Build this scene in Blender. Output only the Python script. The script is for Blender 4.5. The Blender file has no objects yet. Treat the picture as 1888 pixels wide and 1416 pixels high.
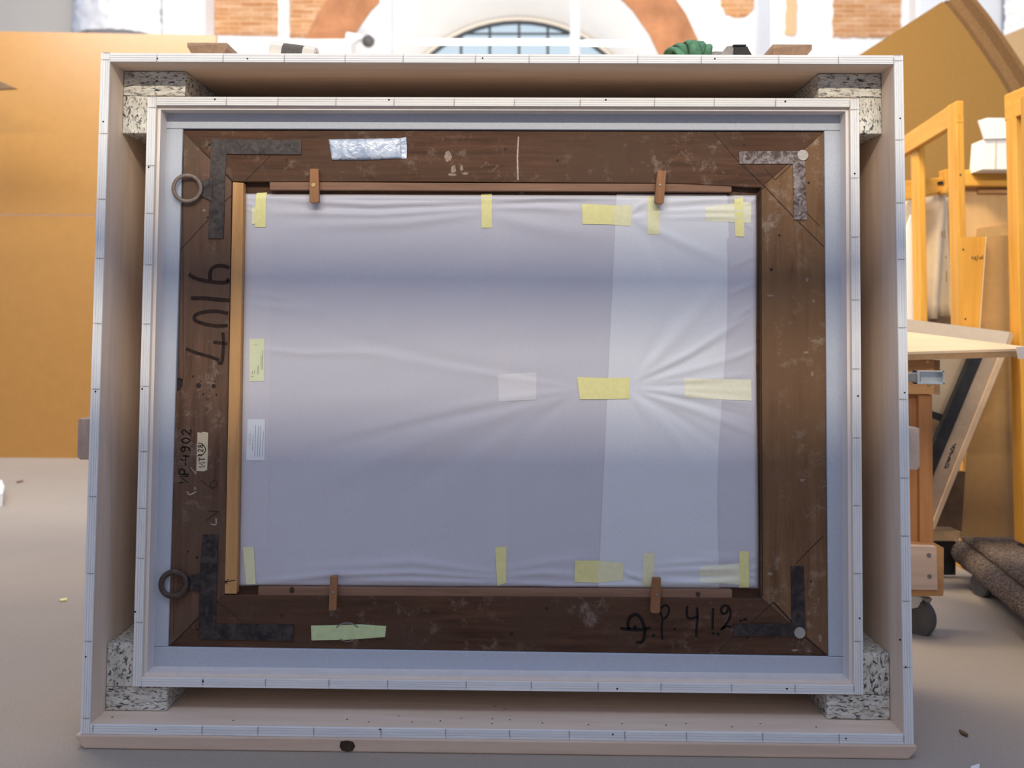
import bpy, bmesh, math, random
from mathutils import Vector, Matrix
random.seed(7)
S = bpy.context.scene
COL = S.collection
# ------------------------------------------------------------------ camera
F, CX, CY = 1700.0, 944.0, 519.25
LIFT = 0.0235                                  # the crate stands on battens this thick
CAM = Vector((0.04539, -1.60812, 0.69655 + LIFT))
PITCH, ROLL, YAW = 0.05212, -0.00698, 0.01307
ROT = Matrix.Rotation(YAW, 3, 'Z') @ Matrix.Rotation(PITCH, 3, 'X') @ Matrix.Rotation(ROLL, 3, 'Y')
cd = bpy.data.cameras.new('camera')
cam = bpy.data.objects.new('camera', cd); COL.objects.link(cam)
cd.sensor_fit = 'HORIZONTAL'; cd.sensor_width = 36.0
cd.lens = F / 1888.0 * 36.0
cd.shift_y = (CY - 708.0) / 1888.0 * 1.0
cd.clip_start = 0.05; cd.clip_end = 100
m = Matrix.Identity(4)
for i in range(3):
    m[i][0] = ROT[i][0]; m[i][1] = ROT[i][2]; m[i][2] = -ROT[i][1]; m[i][3] = CAM[i]
cam.matrix_world = m
cd.dof.use_dof = True; cd.dof.focus_distance = 1.69; cd.dof.aperture_fstop = 4.0
S.camera = cam
# ------------------------------------------------------------------ world, lights, exposure
S.view_settings.view_transform = 'Standard'; S.view_settings.look = 'None'
S.view_settings.gamma = 1.0; S.view_settings.use_curve_mapping = False
S.view_settings.exposure = 0.0
w = bpy.data.worlds.new('hall_daylight'); S.world = w; w.use_nodes = True
bg = w.node_tree.nodes['Background']
bg.inputs[0].default_value = (0.40, 0.57, 1.0, 1); bg.inputs[1].default_value = 0.60

def area(name, loc, target, sx, sy, power, color):
    l = bpy.data.lights.new(name, 'AREA'); l.shape = 'RECTANGLE'; l.size = sx; l.size_y = sy
    l.energy = power; l.color = color
    o = bpy.data.objects.new(name, l); COL.objects.link(o)
    o.location = loc
    o.rotation_euler = (Vector(target) - Vector(loc)).to_track_quat('-Z', 'Y').to_euler()
    return o
# ceiling strip lamps of the hall behind the photographer, over an added blocking panel
area('ceiling_strip_lamp', (0.1, -3.6, 3.05), (0.1, 0, 0.9), 4.4, 0.066, 178, (1.0, 0.88, 0.68))
area('ceiling_panel_lamp', (0.0, -2.2, 4.0), (0.0, -0.3, 0.0), 2.4, 0.8, 29, (0.94, 0.96, 1.0))
# warm ceiling lamps over the back of the hall, then lights added for brightness
area('hall_ceiling_lamp', (-1.8, 1.4, 4.8), (-1.9, 3.4, 0.0), 3.0, 0.8, 112, (1.0, 0.83, 0.60))
area('hall_ceiling_lamp', (0.2, 0.5, 3.5), (2.1, 2.3, 0.5), 1.0, 0.5, 39, (1.0, 0.82, 0.56)).data.spread = math.radians(100)
area('hall_fill_light', (-2.0, 1.5, 3.25), (-2.2, 3.46, 2.5), 3.4, 0.5, 112, (0.86, 0.92, 1.0))  # added light putting a pale sheen on the left cardboard's top
area('hall_fill_light', (0.5, 5.0, 5.5), (0.5, 8.6, 2.9), 9.0, 1.5, 205, (1.0, 0.94, 0.84))  # added area light brightening the white back wall, no real window
area('arch_fill_light', (0.3, 6.0, 2.4), (0.4, 9.0, 4.4), 3.0, 0.3, 60, (1.0, 0.94, 0.85))  # added light lifting the arch reveal, helping the visible tubes

# ------------------------------------------------------------------ unprojection helpers
def ray(px, py):
    return ROT @ Vector(((px - CX) / F, 1.0, -(py - CY) / F))
def at(px, py, Y):
    d = ray(px, py); return CAM + d * ((Y - CAM.y) / d.y)
def onz(px, py, z):
    d = ray(px, py); return CAM + d * ((z - CAM.z) / d.z)
def ats(pts, Y):
    return [at(x, y, Y) for x, y in pts]

# ------------------------------------------------------------------ materials
def lin(c):
    return tuple((v / 12.92 if v <= 0.04045 else ((v + 0.055) / 1.055) ** 2.4) for v in c)
def newmat(name):
    mt = bpy.data.materials.new(name); mt.use_nodes = True
    nt = mt.node_tree
    return mt, nt, nt.nodes['Principled BSDF']
def coords(nt, scale):
    tc = nt.nodes.new('ShaderNodeTexCoord'); oi = nt.nodes.new('ShaderNodeObjectInfo')
    mul = nt.nodes.new('ShaderNodeMath'); mul.operation = 'MULTIPLY'; mul.inputs[1].default_value = 7.3
    nt.links.new(oi.outputs['Random'], mul.inputs[0])
    add = nt.nodes.new('ShaderNodeVectorMath'); add.operation = 'ADD'
    nt.links.new(tc.outputs['Object'], add.inputs[0]); nt.links.new(mul.outputs[0], add.inputs[1])
    mp = nt.nodes.new('ShaderNodeMapping'); mp.inputs['Scale'].default_value = scale
    nt.links.new(add.outputs[0], mp.inputs[0])
    return mp.outputs[0]
def noise(nt, vec, scale, detail=4, rough=0.6, dist=0.0):
    n = nt.nodes.new('ShaderNodeTexNoise'); n.inputs['Scale'].default_value = scale
    n.inputs['Detail'].default_value = detail; n.inputs['Roughness'].default_value = rough
    n.inputs['Distortion'].default_value = dist
    nt.links.new(vec, n.inputs['Vector']); return n.outputs['Fac']
def ramp(nt, fac, stops):
    r = nt.nodes.new('ShaderNodeValToRGB'); nt.links.new(fac, r.inputs[0])
    el = r.color_ramp.elements
    while len(el) < len(stops): el.new(0.5)
    for e, (p, c) in zip(el, stops):
        e.position = p; e.color = (*c, 1)
    return r.outputs[0]
def mixc(nt, fac, a, b, mode='MIX'):
    n = nt.nodes.new('ShaderNodeMix'); n.data_type = 'RGBA'; n.blend_type = mode
    for s, v in ((0, fac), (6, a), (7, b)):
        if hasattr(v, 'is_linked') or hasattr(v, 'links'): nt.links.new(v, n.inputs[s])
        elif isinstance(v, (int, float)): n.inputs[s].default_value = v
        else: n.inputs[s].default_value = (*v, 1)
    return n.outputs[2]
def bump(nt, bsdf, h, strength, dist=0.002):
    b = nt.nodes.new('ShaderNodeBump'); b.inputs['Strength'].default_value = strength
    b.inputs['Distance'].default_value = dist
    nt.links.new(h, b.inputs['Height']); nt.links.new(b.outputs[0], bsdf.inputs['Normal'])
GRAY0, GRAY1 = (0, 0, 0), (1, 1, 1)

def plain(name, c, rough=0.6, metal=0.0, var=0.12, scale=40, bmp=0.0, spec=0.3):
    mt, nt, b = newmat(name)
    v = coords(nt, (1, 1, 1)); f = noise(nt, v, scale)
    lo = tuple(x * (1 - var) for x in c); hi = tuple(min(1, x * (1 + var)) for x in c)
    nt.links.new(ramp(nt, f, [(0.3, lo), (0.7, hi)]), b.inputs['Base Color'])
    b.inputs['Roughness'].default_value = rough; b.inputs['Metallic'].default_value = metal
    b.inputs['Specular IOR Level'].default_value = spec
    if bmp: bump(nt, b, noise(nt, v, scale * 4), bmp)
    return mt
def wood(name, dark, light, axis='x', rough=0.6, freq=60, scuff=None, scuff_lo=0.63, stretch=14, bmp=0.15, spec=0.15, blotch=None):
    mt, nt, b = newmat(name)
    sc = {'x': (1.0 / stretch, 1, 1), 'y': (1, 1.0 / stretch, 1), 'z': (1, 1, 1.0 / stretch)}[axis]
    v = coords(nt, sc)
    f = noise(nt, v, freq, 6, 0.65, 0.6)
    c = ramp(nt, f, [(0.28, dark), (0.72, light)])
    v2 = coords(nt, (1, 1, 1))
    if blotch:
        f2 = noise(nt, v2, 6, 3, 0.5, 0.8)
        c = mixc(nt, ramp(nt, f2, [(0.40, GRAY0), (0.66, GRAY1)]), c, blotch)
    if scuff:
        f3 = noise(nt, v2, 24, 10, 0.78, 0.2)
        f4 = noise(nt, v2, 7, 2, 0.5)
        k = nt.nodes.new('ShaderNodeMath'); k.operation = 'MULTIPLY'
        nt.links.new(ramp(nt, f3, [(scuff_lo - 0.06, GRAY0), (scuff_lo + 0.16, GRAY1)]), k.inputs[0])
        nt.links.new(ramp(nt, f4, [(0.42, (0.12,) * 3), (0.62, GRAY1)]), k.inputs[1])
        c = mixc(nt, k.outputs[0], c, scuff)
    nt.links.new(c, b.inputs['Base Color'])
    b.inputs['Roughness'].default_value = rough; b.inputs['Specular IOR Level'].default_value = spec
    if bmp: bump(nt, b, f, bmp, 0.001)
    return mt
M = {}
PLYD, PLYL = (0.74, 0.58, 0.45), (0.88, 0.73, 0.60)
for ax in 'xyz':
    M['ply_' + ax] = wood('birch_plywood_' + ax, PLYD, PLYL, ax, 0.55, 45, bmp=0.05)
    M['old_' + ax] = wood('old_dark_wood_' + ax, (0.042, 0.020, 0.012), (0.135, 0.066, 0.039), ax, 0.62, 70,
                          scuff=(0.36, 0.285, 0.23), scuff_lo=0.60, blotch=(0.088, 0.050, 0.032), bmp=0.25)
    M['brown_' + ax] = wood('red_brown_slat_' + ax, (0.19, 0.105, 0.07), (0.33, 0.19, 0.13), ax, 0.55, 60)
    M['pine_' + ax] = wood('pine_' + ax, (0.46, 0.24, 0.10), (0.64, 0.37, 0.16), ax, 0.5, 50)
    M['rack_' + ax] = wood('varnished_pine_' + ax, (0.62, 0.29, 0.045), (0.80, 0.43, 0.085), ax, 0.45, 30)
    M['batten_' + ax] = wood('planed_spruce_' + ax, (0.58, 0.43, 0.33), (0.74, 0.57, 0.45), ax, 0.55, 40)
    M['batt_brown_' + ax] = wood('endgrain_batten_' + ax, (0.40, 0.29, 0.23), (0.56, 0.43, 0.35), ax, 0.6, 90, stretch=4)
M['old_pale_z'] = wood('old_dry_wood_upright', (0.115, 0.060, 0.030), (0.25, 0.138, 0.072), 'z', 0.65, 70, scuff=(0.44, 0.35, 0.28), scuff_lo=0.58, blotch=(0.18, 0.103, 0.056), bmp=0.25)
M['old_mid_z'] = wood('old_dark_wood_left_upright', (0.068, 0.038, 0.026), (0.19, 0.108, 0.072), 'z', 0.65, 70, scuff=(0.36, 0.285, 0.23), scuff_lo=0.60, blotch=(0.125, 0.078, 0.055), bmp=0.25)
M['edge'] = wood('whitewashed_ply_edge', (0.74, 0.75, 0.77), (0.88, 0.885, 0.89), 'x', 0.45, 80, bmp=0.05)
M['edge_z'] = wood('whitewashed_ply_edge_upright', (0.74, 0.75, 0.77), (0.88, 0.885, 0.89), 'z', 0.45, 80, bmp=0.05)
M['dark_gap'] = plain('dark_joint', (0.035, 0.024, 0.02), 0.9)
M['topbatt'] = wood('tan_batten', (0.34, 0.22, 0.145), (0.50, 0.35, 0.245), 'y', 0.6, 60)
M['edge_core'] = plain('grey_ply_core', (0.40, 0.38, 0.37), 0.8)
M['liner'] = wood('pinkish_thin_ply', (0.76, 0.70, 0.67), (0.84, 0.79, 0.76), 'z', 0.5, 40, bmp=0.03)
M['lining'] = plain('blue_grey_foam', (0.50, 0.54, 0.62), 0.9, var=0.05, scale=260, bmp=0.25, spec=0.1)
M['hook_light'] = plain('worn_hook_iron', (0.21, 0.17, 0.145), 0.6, 0.3, 0.25, 90, 0.2)
M['hook'] = plain('hook_iron', (0.10, 0.075, 0.065), 0.55, 0.6, 0.3, 90, 0.2)
M['black'] = plain('black_paint', (0.02, 0.02, 0.022), 0.6, var=0.3)
M['ink'] = plain('brush_ink', (0.010, 0.007, 0.006), 0.9, var=0.4, scale=120)
M['faded_ink'] = plain('faded_ink', (0.030, 0.017, 0.013), 0.9, var=0.4, scale=120)
M['chalk'] = plain('chalk_scrawl', (0.42, 0.35, 0.31), 0.9, var=0.3, scale=200)
M['paper_ink'] = plain('grey_print', (0.24, 0.24, 0.24), 0.8)
M['tape'] = plain('yellow_masking_tape', (0.82, 0.78, 0.36), 0.75, var=0.05, scale=120, bmp=0.1)
M['tape_pale'] = plain('pale_tape_under_sheet', (0.80, 0.79, 0.62), 0.8, var=0.04, scale=120)
M['tape_mid'] = plain('tape_seen_through_sheet', (0.80, 0.78, 0.50), 0.8, var=0.05, scale=120)
M['tape_green'] = plain('pale_green_tape', (0.56, 0.66, 0.36), 0.7, var=0.08, scale=90)
M['tape_cream'] = plain('cream_tape', (0.66, 0.56, 0.40), 0.8, var=0.06)
M['label_white'] = plain('white_label', (0.76, 0.80, 0.86), 0.7, var=0.03)
M['label_green'] = plain('pale_green_label', (0.72, 0.76, 0.50), 0.7, var=0.03)
M['washer'] = plain('galvanised_disc', (0.42, 0.40, 0.38), 0.6, 0.25, 0.2, 300)
M['brass'] = plain('brass_screw', (0.55, 0.42, 0.2), 0.35, 0.9)
M['steel'] = plain('zinc_steel', (0.62, 0.66, 0.68), 0.35, 0.75, 0.05)
M['screw'] = plain('steel_screw', (0.30, 0.29, 0.28), 0.4, 0.7)
M['card'] = plain('cardboard', (0.40, 0.19, 0.035), 0.38, var=0.04, scale=25, bmp=0.0, spec=0.8)
M['card_olive'] = plain('brown_cardboard', (0.31, 0.178, 0.055), 0.85, var=0.05, scale=60, spec=0.1)
M['card_edge'] = plain('corrugated_edge', (0.27, 0.155, 0.07), 0.9, var=0.2, scale=160, spec=0.1)
M['card_edge2'] = plain('corrugated_edge_dark', (0.20, 0.112, 0.05), 0.9, var=0.2, scale=160, spec=0.1)
M['card_pale'] = plain('pale_cardboard', (0.66, 0.45, 0.24), 0.85, var=0.04)
M['white'] = plain('white_plaster', (0.84, 0.83, 0.81), 0.9, var=0.03, scale=3)
M['white_paint'] = plain('white_paint', (0.80, 0.80, 0.80), 0.5, var=0.02)
M['grey_paint'] = plain('grey_paint', (0.62, 0.56, 0.47), 0.7, var=0.03)
M['window_bar'] = plain('dark_window_bar', (0.05, 0.055, 0.065), 0.6)
M['scuff'] = plain('dull_scuff', (0.27, 0.21, 0.165), 0.85, var=0.35, scale=240)
M['paper'] = plain('white_paper', (0.84, 0.82, 0.80), 0.8, var=0.02)
M['cream'] = plain('cream_sheet', (0.78, 0.62, 0.42), 0.7, var=0.04)
M['mdf'] = wood('light_board', (0.66, 0.50, 0.32), (0.78, 0.62, 0.43), 'x', 0.6, 60, bmp=0.05)
M['mdf_edge'] = plain('board_edge', (0.42, 0.27, 0.14), 0.8)
M['oak'] = wood('orange_leg_wood', (0.36, 0.16, 0.06), (0.52, 0.26, 0.11), 'z', 0.5, 40)
M['brownboard'] = plain('brown_board', (0.16, 0.095, 0.05), 0.8, var=0.15)
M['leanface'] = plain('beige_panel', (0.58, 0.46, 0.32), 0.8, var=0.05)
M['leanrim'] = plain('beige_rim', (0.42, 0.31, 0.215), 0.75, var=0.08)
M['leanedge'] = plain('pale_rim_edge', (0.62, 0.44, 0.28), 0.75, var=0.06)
M['rubber'] = plain('grey_rubber', (0.10, 0.095, 0.09), 0.6, var=0.15)
M['green'] = plain('green_webbing', (0.075, 0.20, 0.115), 0.7, var=0.4, scale=60, bmp=0.3)
M['greybag'] = plain('grey_vinyl', (0.23, 0.22, 0.215), 0.4, var=0.3, scale=50)
M['tape_clear'] = plain('packing_tape', (0.66, 0.62, 0.54), 0.3, var=0.05, spec=0.5)
M['tape_core'] = plain('brown_tape_core', (0.50, 0.26, 0.09), 0.8)
M['tape_print'] = plain('dark_print', (0.09, 0.08, 0.07), 0.6, var=0.5, scale=600)
M['knot'] = plain('knot', (0.05, 0.03, 0.022), 0.7, var=0.5, scale=90)

def foam_mat(name, sx, sz):
    mt, nt, b = newmat(name)
    v = coords(nt, (sx, 1, sz))
    f = noise(nt, v, 120, 4, 0.6, 0.6)
    c = ramp(nt, noise(nt, v, 45, 4), [(0.3, (0.52, 0.50, 0.44)), (0.7, (0.78, 0.77, 0.71))])
    c = mixc(nt, ramp(nt, f, [(0.37, GRAY1), (0.44, GRAY0)]), c, (0.045, 0.048, 0.06))
    f2 = noise(nt, v, 210, 3, 0.6)
    c = mixc(nt, ramp(nt, f2, [(0.36, GRAY1), (0.46, GRAY0)]), c, (0.20, 0.19, 0.18))
    nt.links.new(c, b.inputs['Base Color']); b.inputs['Roughness'].default_value = 0.95
    bump(nt, b, f, 0.5, 0.004)
    return mt
M['foam_h'] = foam_mat('rebonded_foam_flat', 0.55, 1.5)
M['foam_v'] = foam_mat('rebonded_foam_upright', 1.15, 0.7)

def metal_mottled(name, a, bcol, lo, hi, scale):
    mt, nt, b = newmat(name)
    v = coords(nt, (1, 1, 1)); f = noise(nt, v, scale, 7, 0.7, 0.8)
    nt.links.new(ramp(nt, f, [(lo, a), (hi, bcol)]), b.inputs['Base Color'])
    b.inputs['Roughness'].default_value = 0.6; b.inputs['Metallic'].default_value = 0.2
    bump(nt, b, f, 0.3, 0.001); return mt
M['iron'] = metal_mottled('dark_iron', (0.018, 0.014, 0.014), (0.092, 0.074, 0.072), 0.36, 0.72, 60)
M['iron_rust'] = metal_mottled('worn_rusty_iron', (0.065, 0.038, 0.034), (0.36, 0.335, 0.34), 0.42, 0.66, 75)
M['iron_black'] = metal_mottled('blackened_iron', (0.012, 0.010, 0.011), (0.085, 0.065, 0.060), 0.40, 0.72, 45)

def cloth_mat(name, c, weave=0.06, trans=0.0):
    mt, nt, b = newmat(name)
    v = coords(nt, (1, 1, 1))
    f = noise(nt, v, 700, 2, 0.5)
    f2 = noise(nt, v, 4, 3, 0.5)
    lo = tuple(x * (1 - weave) for x in c); hi = tuple(x * (1 + weave) for x in c)
    col = ramp(nt, f, [(0.35, lo), (0.65, hi)])
    col = mixc(nt, ramp(nt, f2, [(0.3, GRAY0), (0.7, (0.5,) * 3)]), col, tuple(x * 0.93 for x in c))
    nt.links.new(col, b.inputs['Base Color'])
    b.inputs['Roughness'].default_value = 0.55; b.inputs['Specular IOR Level'].default_value = 0.3
    return mt
M['sheet'] = cloth_mat('grey_lavender_sheet', (0.58, 0.575, 0.645))
M['sheet_strip'] = cloth_mat('pinkish_sheet_over_bar', (0.593, 0.585, 0.652))
M['sheet2'] = cloth_mat('pale_overlapping_sheet', (0.70, 0.72, 0.785))
M['patch'] = cloth_mat('pale_patch', (0.68, 0.67, 0.72))

def packet_mat():
    mt, nt, b = newmat('clear_blue_plastic')
    b.inputs['Base Color'].default_value = (0.55, 0.64, 0.80, 1); b.inputs['Roughness'].default_value = 0.22
    b.inputs['Specular IOR Level'].default_value = 0.7
    v = coords(nt, (1, 1, 1)); f = noise(nt, v, 45, 3, 0.5, 1.5); bump(nt, b, f, 0.6, 0.006)
    nt.links.new(ramp(nt, f, [(0.35, (0.36, 0.44, 0.60)), (0.65, (0.66, 0.74, 0.88))]), b.inputs['Base Color'])
    return mt
M['packet'] = packet_mat()

def floor_mat():
    mt, nt, b = newmat('grey_beige_lino')
    v = coords(nt, (1, 1, 1))
    c = ramp(nt, noise(nt, v, 1.2, 3), [(0.3, (0.37, 0.31, 0.25)), (0.7, (0.43, 0.365, 0.30))])
    c = mixc(nt, ramp(nt, noise(nt, v, 260, 2), [(0.35, (0.35,) * 3), (0.6, GRAY0)]), c, (0.25, 0.235, 0.22))
    nt.links.new(c, b.inputs['Base Color']); b.inputs['Roughness'].default_value = 0.7
    b.inputs['Specular IOR Level'].default_value = 0.3
    return mt
M['floor'] = floor_mat()
def carpet_mat():
    mt, nt, b = newmat('brown_speckled_carpet')
    v = coords(nt, (1, 1, 1)); f = noise(nt, v, 170, 3, 0.7)
    nt.links.new(ramp(nt, f, [(0.36, (0.045, 0.032, 0.026)), (0.56, (0.21, 0.15, 0.115)), (0.72, (0.44, 0.35, 0.27))]), b.inputs['Base Color'])
    b.inputs['Roughness'].default_value = 1.0; bump(nt, b, f, 1.0, 0.008); return mt
M['carpet'] = carpet_mat()
def brick_mat(name, c1, c2, mortar, rot=0.0):
    mt, nt, b = newmat(name)
    tc = nt.nodes.new('ShaderNodeTexCoord'); mp = nt.nodes.new('ShaderNodeMapping')
    mp.inputs['Rotation'].default_value = (math.radians(90), 0, rot)
    nt.links.new(tc.outputs['Object'], mp.inputs[0])
    br = nt.nodes.new('ShaderNodeTexBrick'); nt.links.new(mp.outputs[0], br.inputs[0])
    br.inputs['Scale'].default_value = 1.0; br.inputs['Brick Width'].default_value = 0.24
    br.inputs['Row Height'].default_value = 0.052; br.inputs['Mortar Size'].default_value = 0.006
    br.inputs['Color1'].default_value = (*c1, 1); br.inputs['Color2'].default_value = (*c2, 1)
    br.inputs['Mortar'].default_value = (*mortar, 1)
    v = coords(nt, (0.4, 1, 2.4))
    c = mixc(nt, ramp(nt, noise(nt, v, 7, 5, 0.7), [(0.45, GRAY0), (0.75, (0.75,) * 3)]), br.outputs[0], (0.80, 0.55, 0.36))
    nt.links.new(c, b.inputs['Base Color']); b.inputs['Roughness'].default_value = 0.9
    return mt
M['brick'] = brick_mat('orange_brick', (0.44, 0.185, 0.065), (0.52, 0.245, 0.09), (0.60, 0.37, 0.20))
M['brick_arch'] = plain('smeared_arch_brick', (0.42, 0.185, 0.085), 0.9, var=0.28, scale=3.5)
def fluff_mat():
    mt, nt, b = newmat('crumbly_white_stone')
    v = coords(nt, (1, 1, 1)); f = noise(nt, v, 9, 6, 0.7)
    nt.links.new(ramp(nt, f, [(0.25, (0.74, 0.68, 0.60)), (0.5, (0.90, 0.88, 0.85))]), b.inputs['Base Color'])
    b.inputs['Roughness'].default_value = 1.0; return mt
M['stone'] = fluff_mat()
def emit(name, c, s):
    mt, nt, b = newmat(name)
    b.inputs['Base Color'].default_value = (*c, 1); b.inputs['Emission Color'].default_value = (*c, 1)
    b.inputs['Emission Strength'].default_value = s; return mt
M['tube'] = emit('lit_tube', (1.0, 0.98, 0.95), 5.0)
M['skypane'] = emit('daylit_pane', (0.68, 0.86, 1.0), 0.72)
M['skypane'].node_tree.nodes['Principled BSDF'].inputs['Base Color'].default_value = (0.05, 0.06, 0.07, 1)

# ------------------------------------------------------------------ object helpers
WORG = {}
def wo(o): return WORG.get(o.name, Vector((0, 0, 0)))
def obj(name, bm, mat, parent=None, smooth=False, bevel=0.0, seg=2, recalc=True):
    if recalc: bmesh.ops.recalc_face_normals(bm, faces=bm.faces)
    xs = [v.co for v in bm.verts]
    lo = Vector([min(c[i] for c in xs) for i in range(3)]); hi = Vector([max(c[i] for c in xs) for i in range(3)])
    org = Vector(((lo.x + hi.x) / 2, (lo.y + hi.y) / 2, lo.z))
    for v in bm.verts: v.co -= org
    me = bpy.data.meshes.new(name); bm.to_mesh(me); bm.free()
    if smooth:
        for p in me.polygons: p.use_smooth = True
    me.materials.append(M[mat] if isinstance(mat, str) else mat)
    o = bpy.data.objects.new(name, me); COL.objects.link(o)
    WORG[o.name] = org
    if parent is not None:
        o.parent = parent; o.location = org - wo(parent)
    else:
        o.location = org
    if bevel:
        bv = o.modifiers.new('bevel', 'BEVEL'); bv.width = bevel; bv.segments = seg; bv.limit_method = 'ANGLE'
    return o
def tag(o, label, cat, group=None, kind=None):
    o['label'] = label; o['category'] = cat
    if group: o['group'] = group
    if kind: o['kind'] = kind
    return o
def thing(name, loc, label, cat, group=None):
    e = bpy.data.objects.new(name, None); COL.objects.link(e); e.location = loc; e.empty_display_size = 0.05
    WORG[e.name] = Vector(loc)
    return tag(e, label, cat, group)
def struct(o, label=None):
    o['kind'] = 'structure'
    if label: o['label'] = label
    return o
def prism(pts, ext, bm=None):
    bm = bm or bmesh.new(); ext = Vector(ext)
    a = [bm.verts.new(p) for p in pts]; b = [bm.verts.new(Vector(p) + ext) for p in pts]
    n = len(pts); bm.faces.new(a); bm.faces.new(b[::-1])
    for i in range(n): bm.faces.new((a[i], b[i], b[(i + 1) % n], a[(i + 1) % n]))
    return bm
def slab(name, px, Y, t, mat, parent=None, bevel=0.0, foot=None, **k):
    """polygon outline seen at photo points px, standing in the plane y=Y, t thick away from the viewer"""
    P = ats(px, Y)
    if foot is not None:                      # the piece stands on something at this height
        low = max(y for x, y in px) - 2
        for (x, y), p in zip(px, P):
            if y >= low: p.z = foot
    return obj(name, prism(P, (0, t, 0)), mat, parent, bevel=bevel, **k)
def box(name, a, b, mat, parent=None, bevel=0.0, **k):
    x0, y0, z0 = a; x1, y1, z1 = b
    return obj(name, prism([(x0, y0, z0), (x1, y0, z0), (x1, y0, z1), (x0, y0, z1)], (0, y1 - y0, 0)), mat, parent, bevel=bevel, **k)
def disc_bm(c, r, t, n=20, rz=None, bm=None):
    rz = rz or r
    return prism([(c[0] + r * math.cos(2 * math.pi * i / n), c[1], c[2] + rz * math.sin(2 * math.pi * i / n)) for i in range(n)], (0, t, 0), bm)
def disc(name, px, py, Y, rpx, t, mat, parent=None, n=18, rzpx=None, **k):
    s = (Y - CAM.y) / F
    return obj(name, disc_bm(at(px, py, Y), rpx * s, t, n, (rzpx or rpx) * s), mat, parent, **k)
def ribbon_bm(pts, wdt, Y, t=0.0002, bm=None, fn=None):
    """a brush stroke: photo polyline pts, width wdt px (number or list), on plane y=Y"""
    bm = bm or bmesh.new(); n = len(pts); L = []; R = []
    for i, (x, y) in enumerate(pts):
        x0, y0 = pts[max(0, i - 1)]; x1, y1 = pts[min(n - 1, i + 1)]
        dx, dy = x1 - x0, y1 - y0; l = math.hypot(dx, dy) or 1
        ww = (wdt[i] if isinstance(wdt, (list, tuple)) else wdt) / 2
        nx, ny = -dy / l * ww, dx / l * ww
        for q, s in ((L, 1), (R, -1)):
            p = at(x + nx * s, y + ny * s, Y)
            if fn: p.y = fn(x + nx * s, y + ny * s)
            q.append(bm.verts.new(p))
    for i in range(n - 1): bm.faces.new((L[i], L[i + 1], R[i + 1], R[i]))
    return bm
def smooth_pts(pts, k=4):
    out = []
    n = len(pts)
    for i in range(n - 1):
        p0 = pts[max(0, i - 1)]; p1 = pts[i]; p2 = pts[i + 1]; p3 = pts[min(n - 1, i + 2)]
        for j in range(k):
            t = j / k
            out.append(tuple(0.5 * (2 * p1[d] + (p2[d] - p0[d]) * t + (2 * p0[d] - 5 * p1[d] + 4 * p2[d] - p3[d]) * t * t
                             + (3 * p1[d] - p0[d] - 3 * p2[d] + p3[d]) * t ** 3) for d in (0, 1)))
    out.append(pts[-1]); return out
def strokes(name, lines, wdt, Y, mat, parent, smooth=True):
    bm = bmesh.new()
    for l in lines: ribbon_bm(smooth_pts(l) if smooth and len(l) > 2 else l, wdt, Y, bm=bm)
    return obj(name, bm, mat, parent, recalc=False)

# ================================================================== THE SETTING
bm = bmesh.new(); N = 24
for j in range(N + 1):
    for i in range(N + 1): bm.verts.new((-9 + 18 * i / N, -5 + 14.5 * j / N, 0))
bm.verts.ensure_lookup_table()
for j in range(N):
    for i in range(N):
        a = j * (N + 1) + i; bm.faces.new([bm.verts[k] for k in (a, a + 1, a + N + 2, a + N + 1)])
struct(obj('floor', bm, 'floor'), 'grey beige hall floor')
# --- back wall with the big arch, splayed reveal and lunette window
YW = 8.0
def wallpt(px, py, Y=YW): return at(px, py, Y)
bm = bmesh.new(); n = 40
acx, acy, ar = 925, 221, 315
ain, aout, aback = [], [], []
for i in range(n + 1):
    a = math.pi * (1.0 + 0.25) - (math.pi * 1.5) * i / n
    x, y = acx + ar * math.cos(a), acy - ar * math.sin(a)
    ain.append(bm.verts.new(wallpt(x, y)))
    dx, dy = math.cos(a), -math.sin(a)
    t = min((1900 / abs(dx)) if abs(dx) > 1e-6 else 1e9, (900 if dy < 0 else 510) / abs(dy) if abs(dy) > 1e-6 else 1e9)
    aout.append(bm.verts.new(wallpt(acx + dx * t, acy + dy * t)))
for i in range(n): bm.faces.new((ain[i], aout[i], aout[i + 1], ain[i + 1]))
struct(obj('wall_back', bm, 'white', recalc=False), 'white plastered hall wall with an arched recess')
bm = bmesh.new(); wcx, wcy, wr = 955, 285, 250
Pa, Pb = [], []
for i in range(n + 1):
    a = math.pi * 1.2 - math.pi * 1.4 * i / n
    Pa.append(bm.verts.new(wallpt(acx + ar * math.cos(a), acy - ar * math.sin(a))))
    Pb.append(bm.verts.new(wallpt(wcx + wr * math.cos(a), wcy - wr * math.sin(a), YW + 1.0)))
for i in range(n): bm.faces.new((Pa[i], Pb[i], Pb[i + 1], Pa[i + 1]))
struct(obj('wall_arch_reveal', bm, 'white', smooth=True, recalc=False), 'white splayed reveal of the arch')
struct(box('wall_recess', (at(200, 300, YW + 1.1).x, YW + 1.1, 0), (at(1700, 300, YW + 1.1).x, YW + 1.16, at(955, 168, YW + 1.1).z), 'white'), 'white wall below the arched window')
for k_, (xa, xb) in enumerate([(-900, 925 - 300), (925 + 300, 2800)]):
    struct(box('wall_pier', (at(xa, 300, YW).x, YW + 0.004, 0), (at(xb, 300, YW).x, YW + 0.05, at(925, 320, YW).z), 'white'), 'lower white wall beside the arch')
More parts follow.
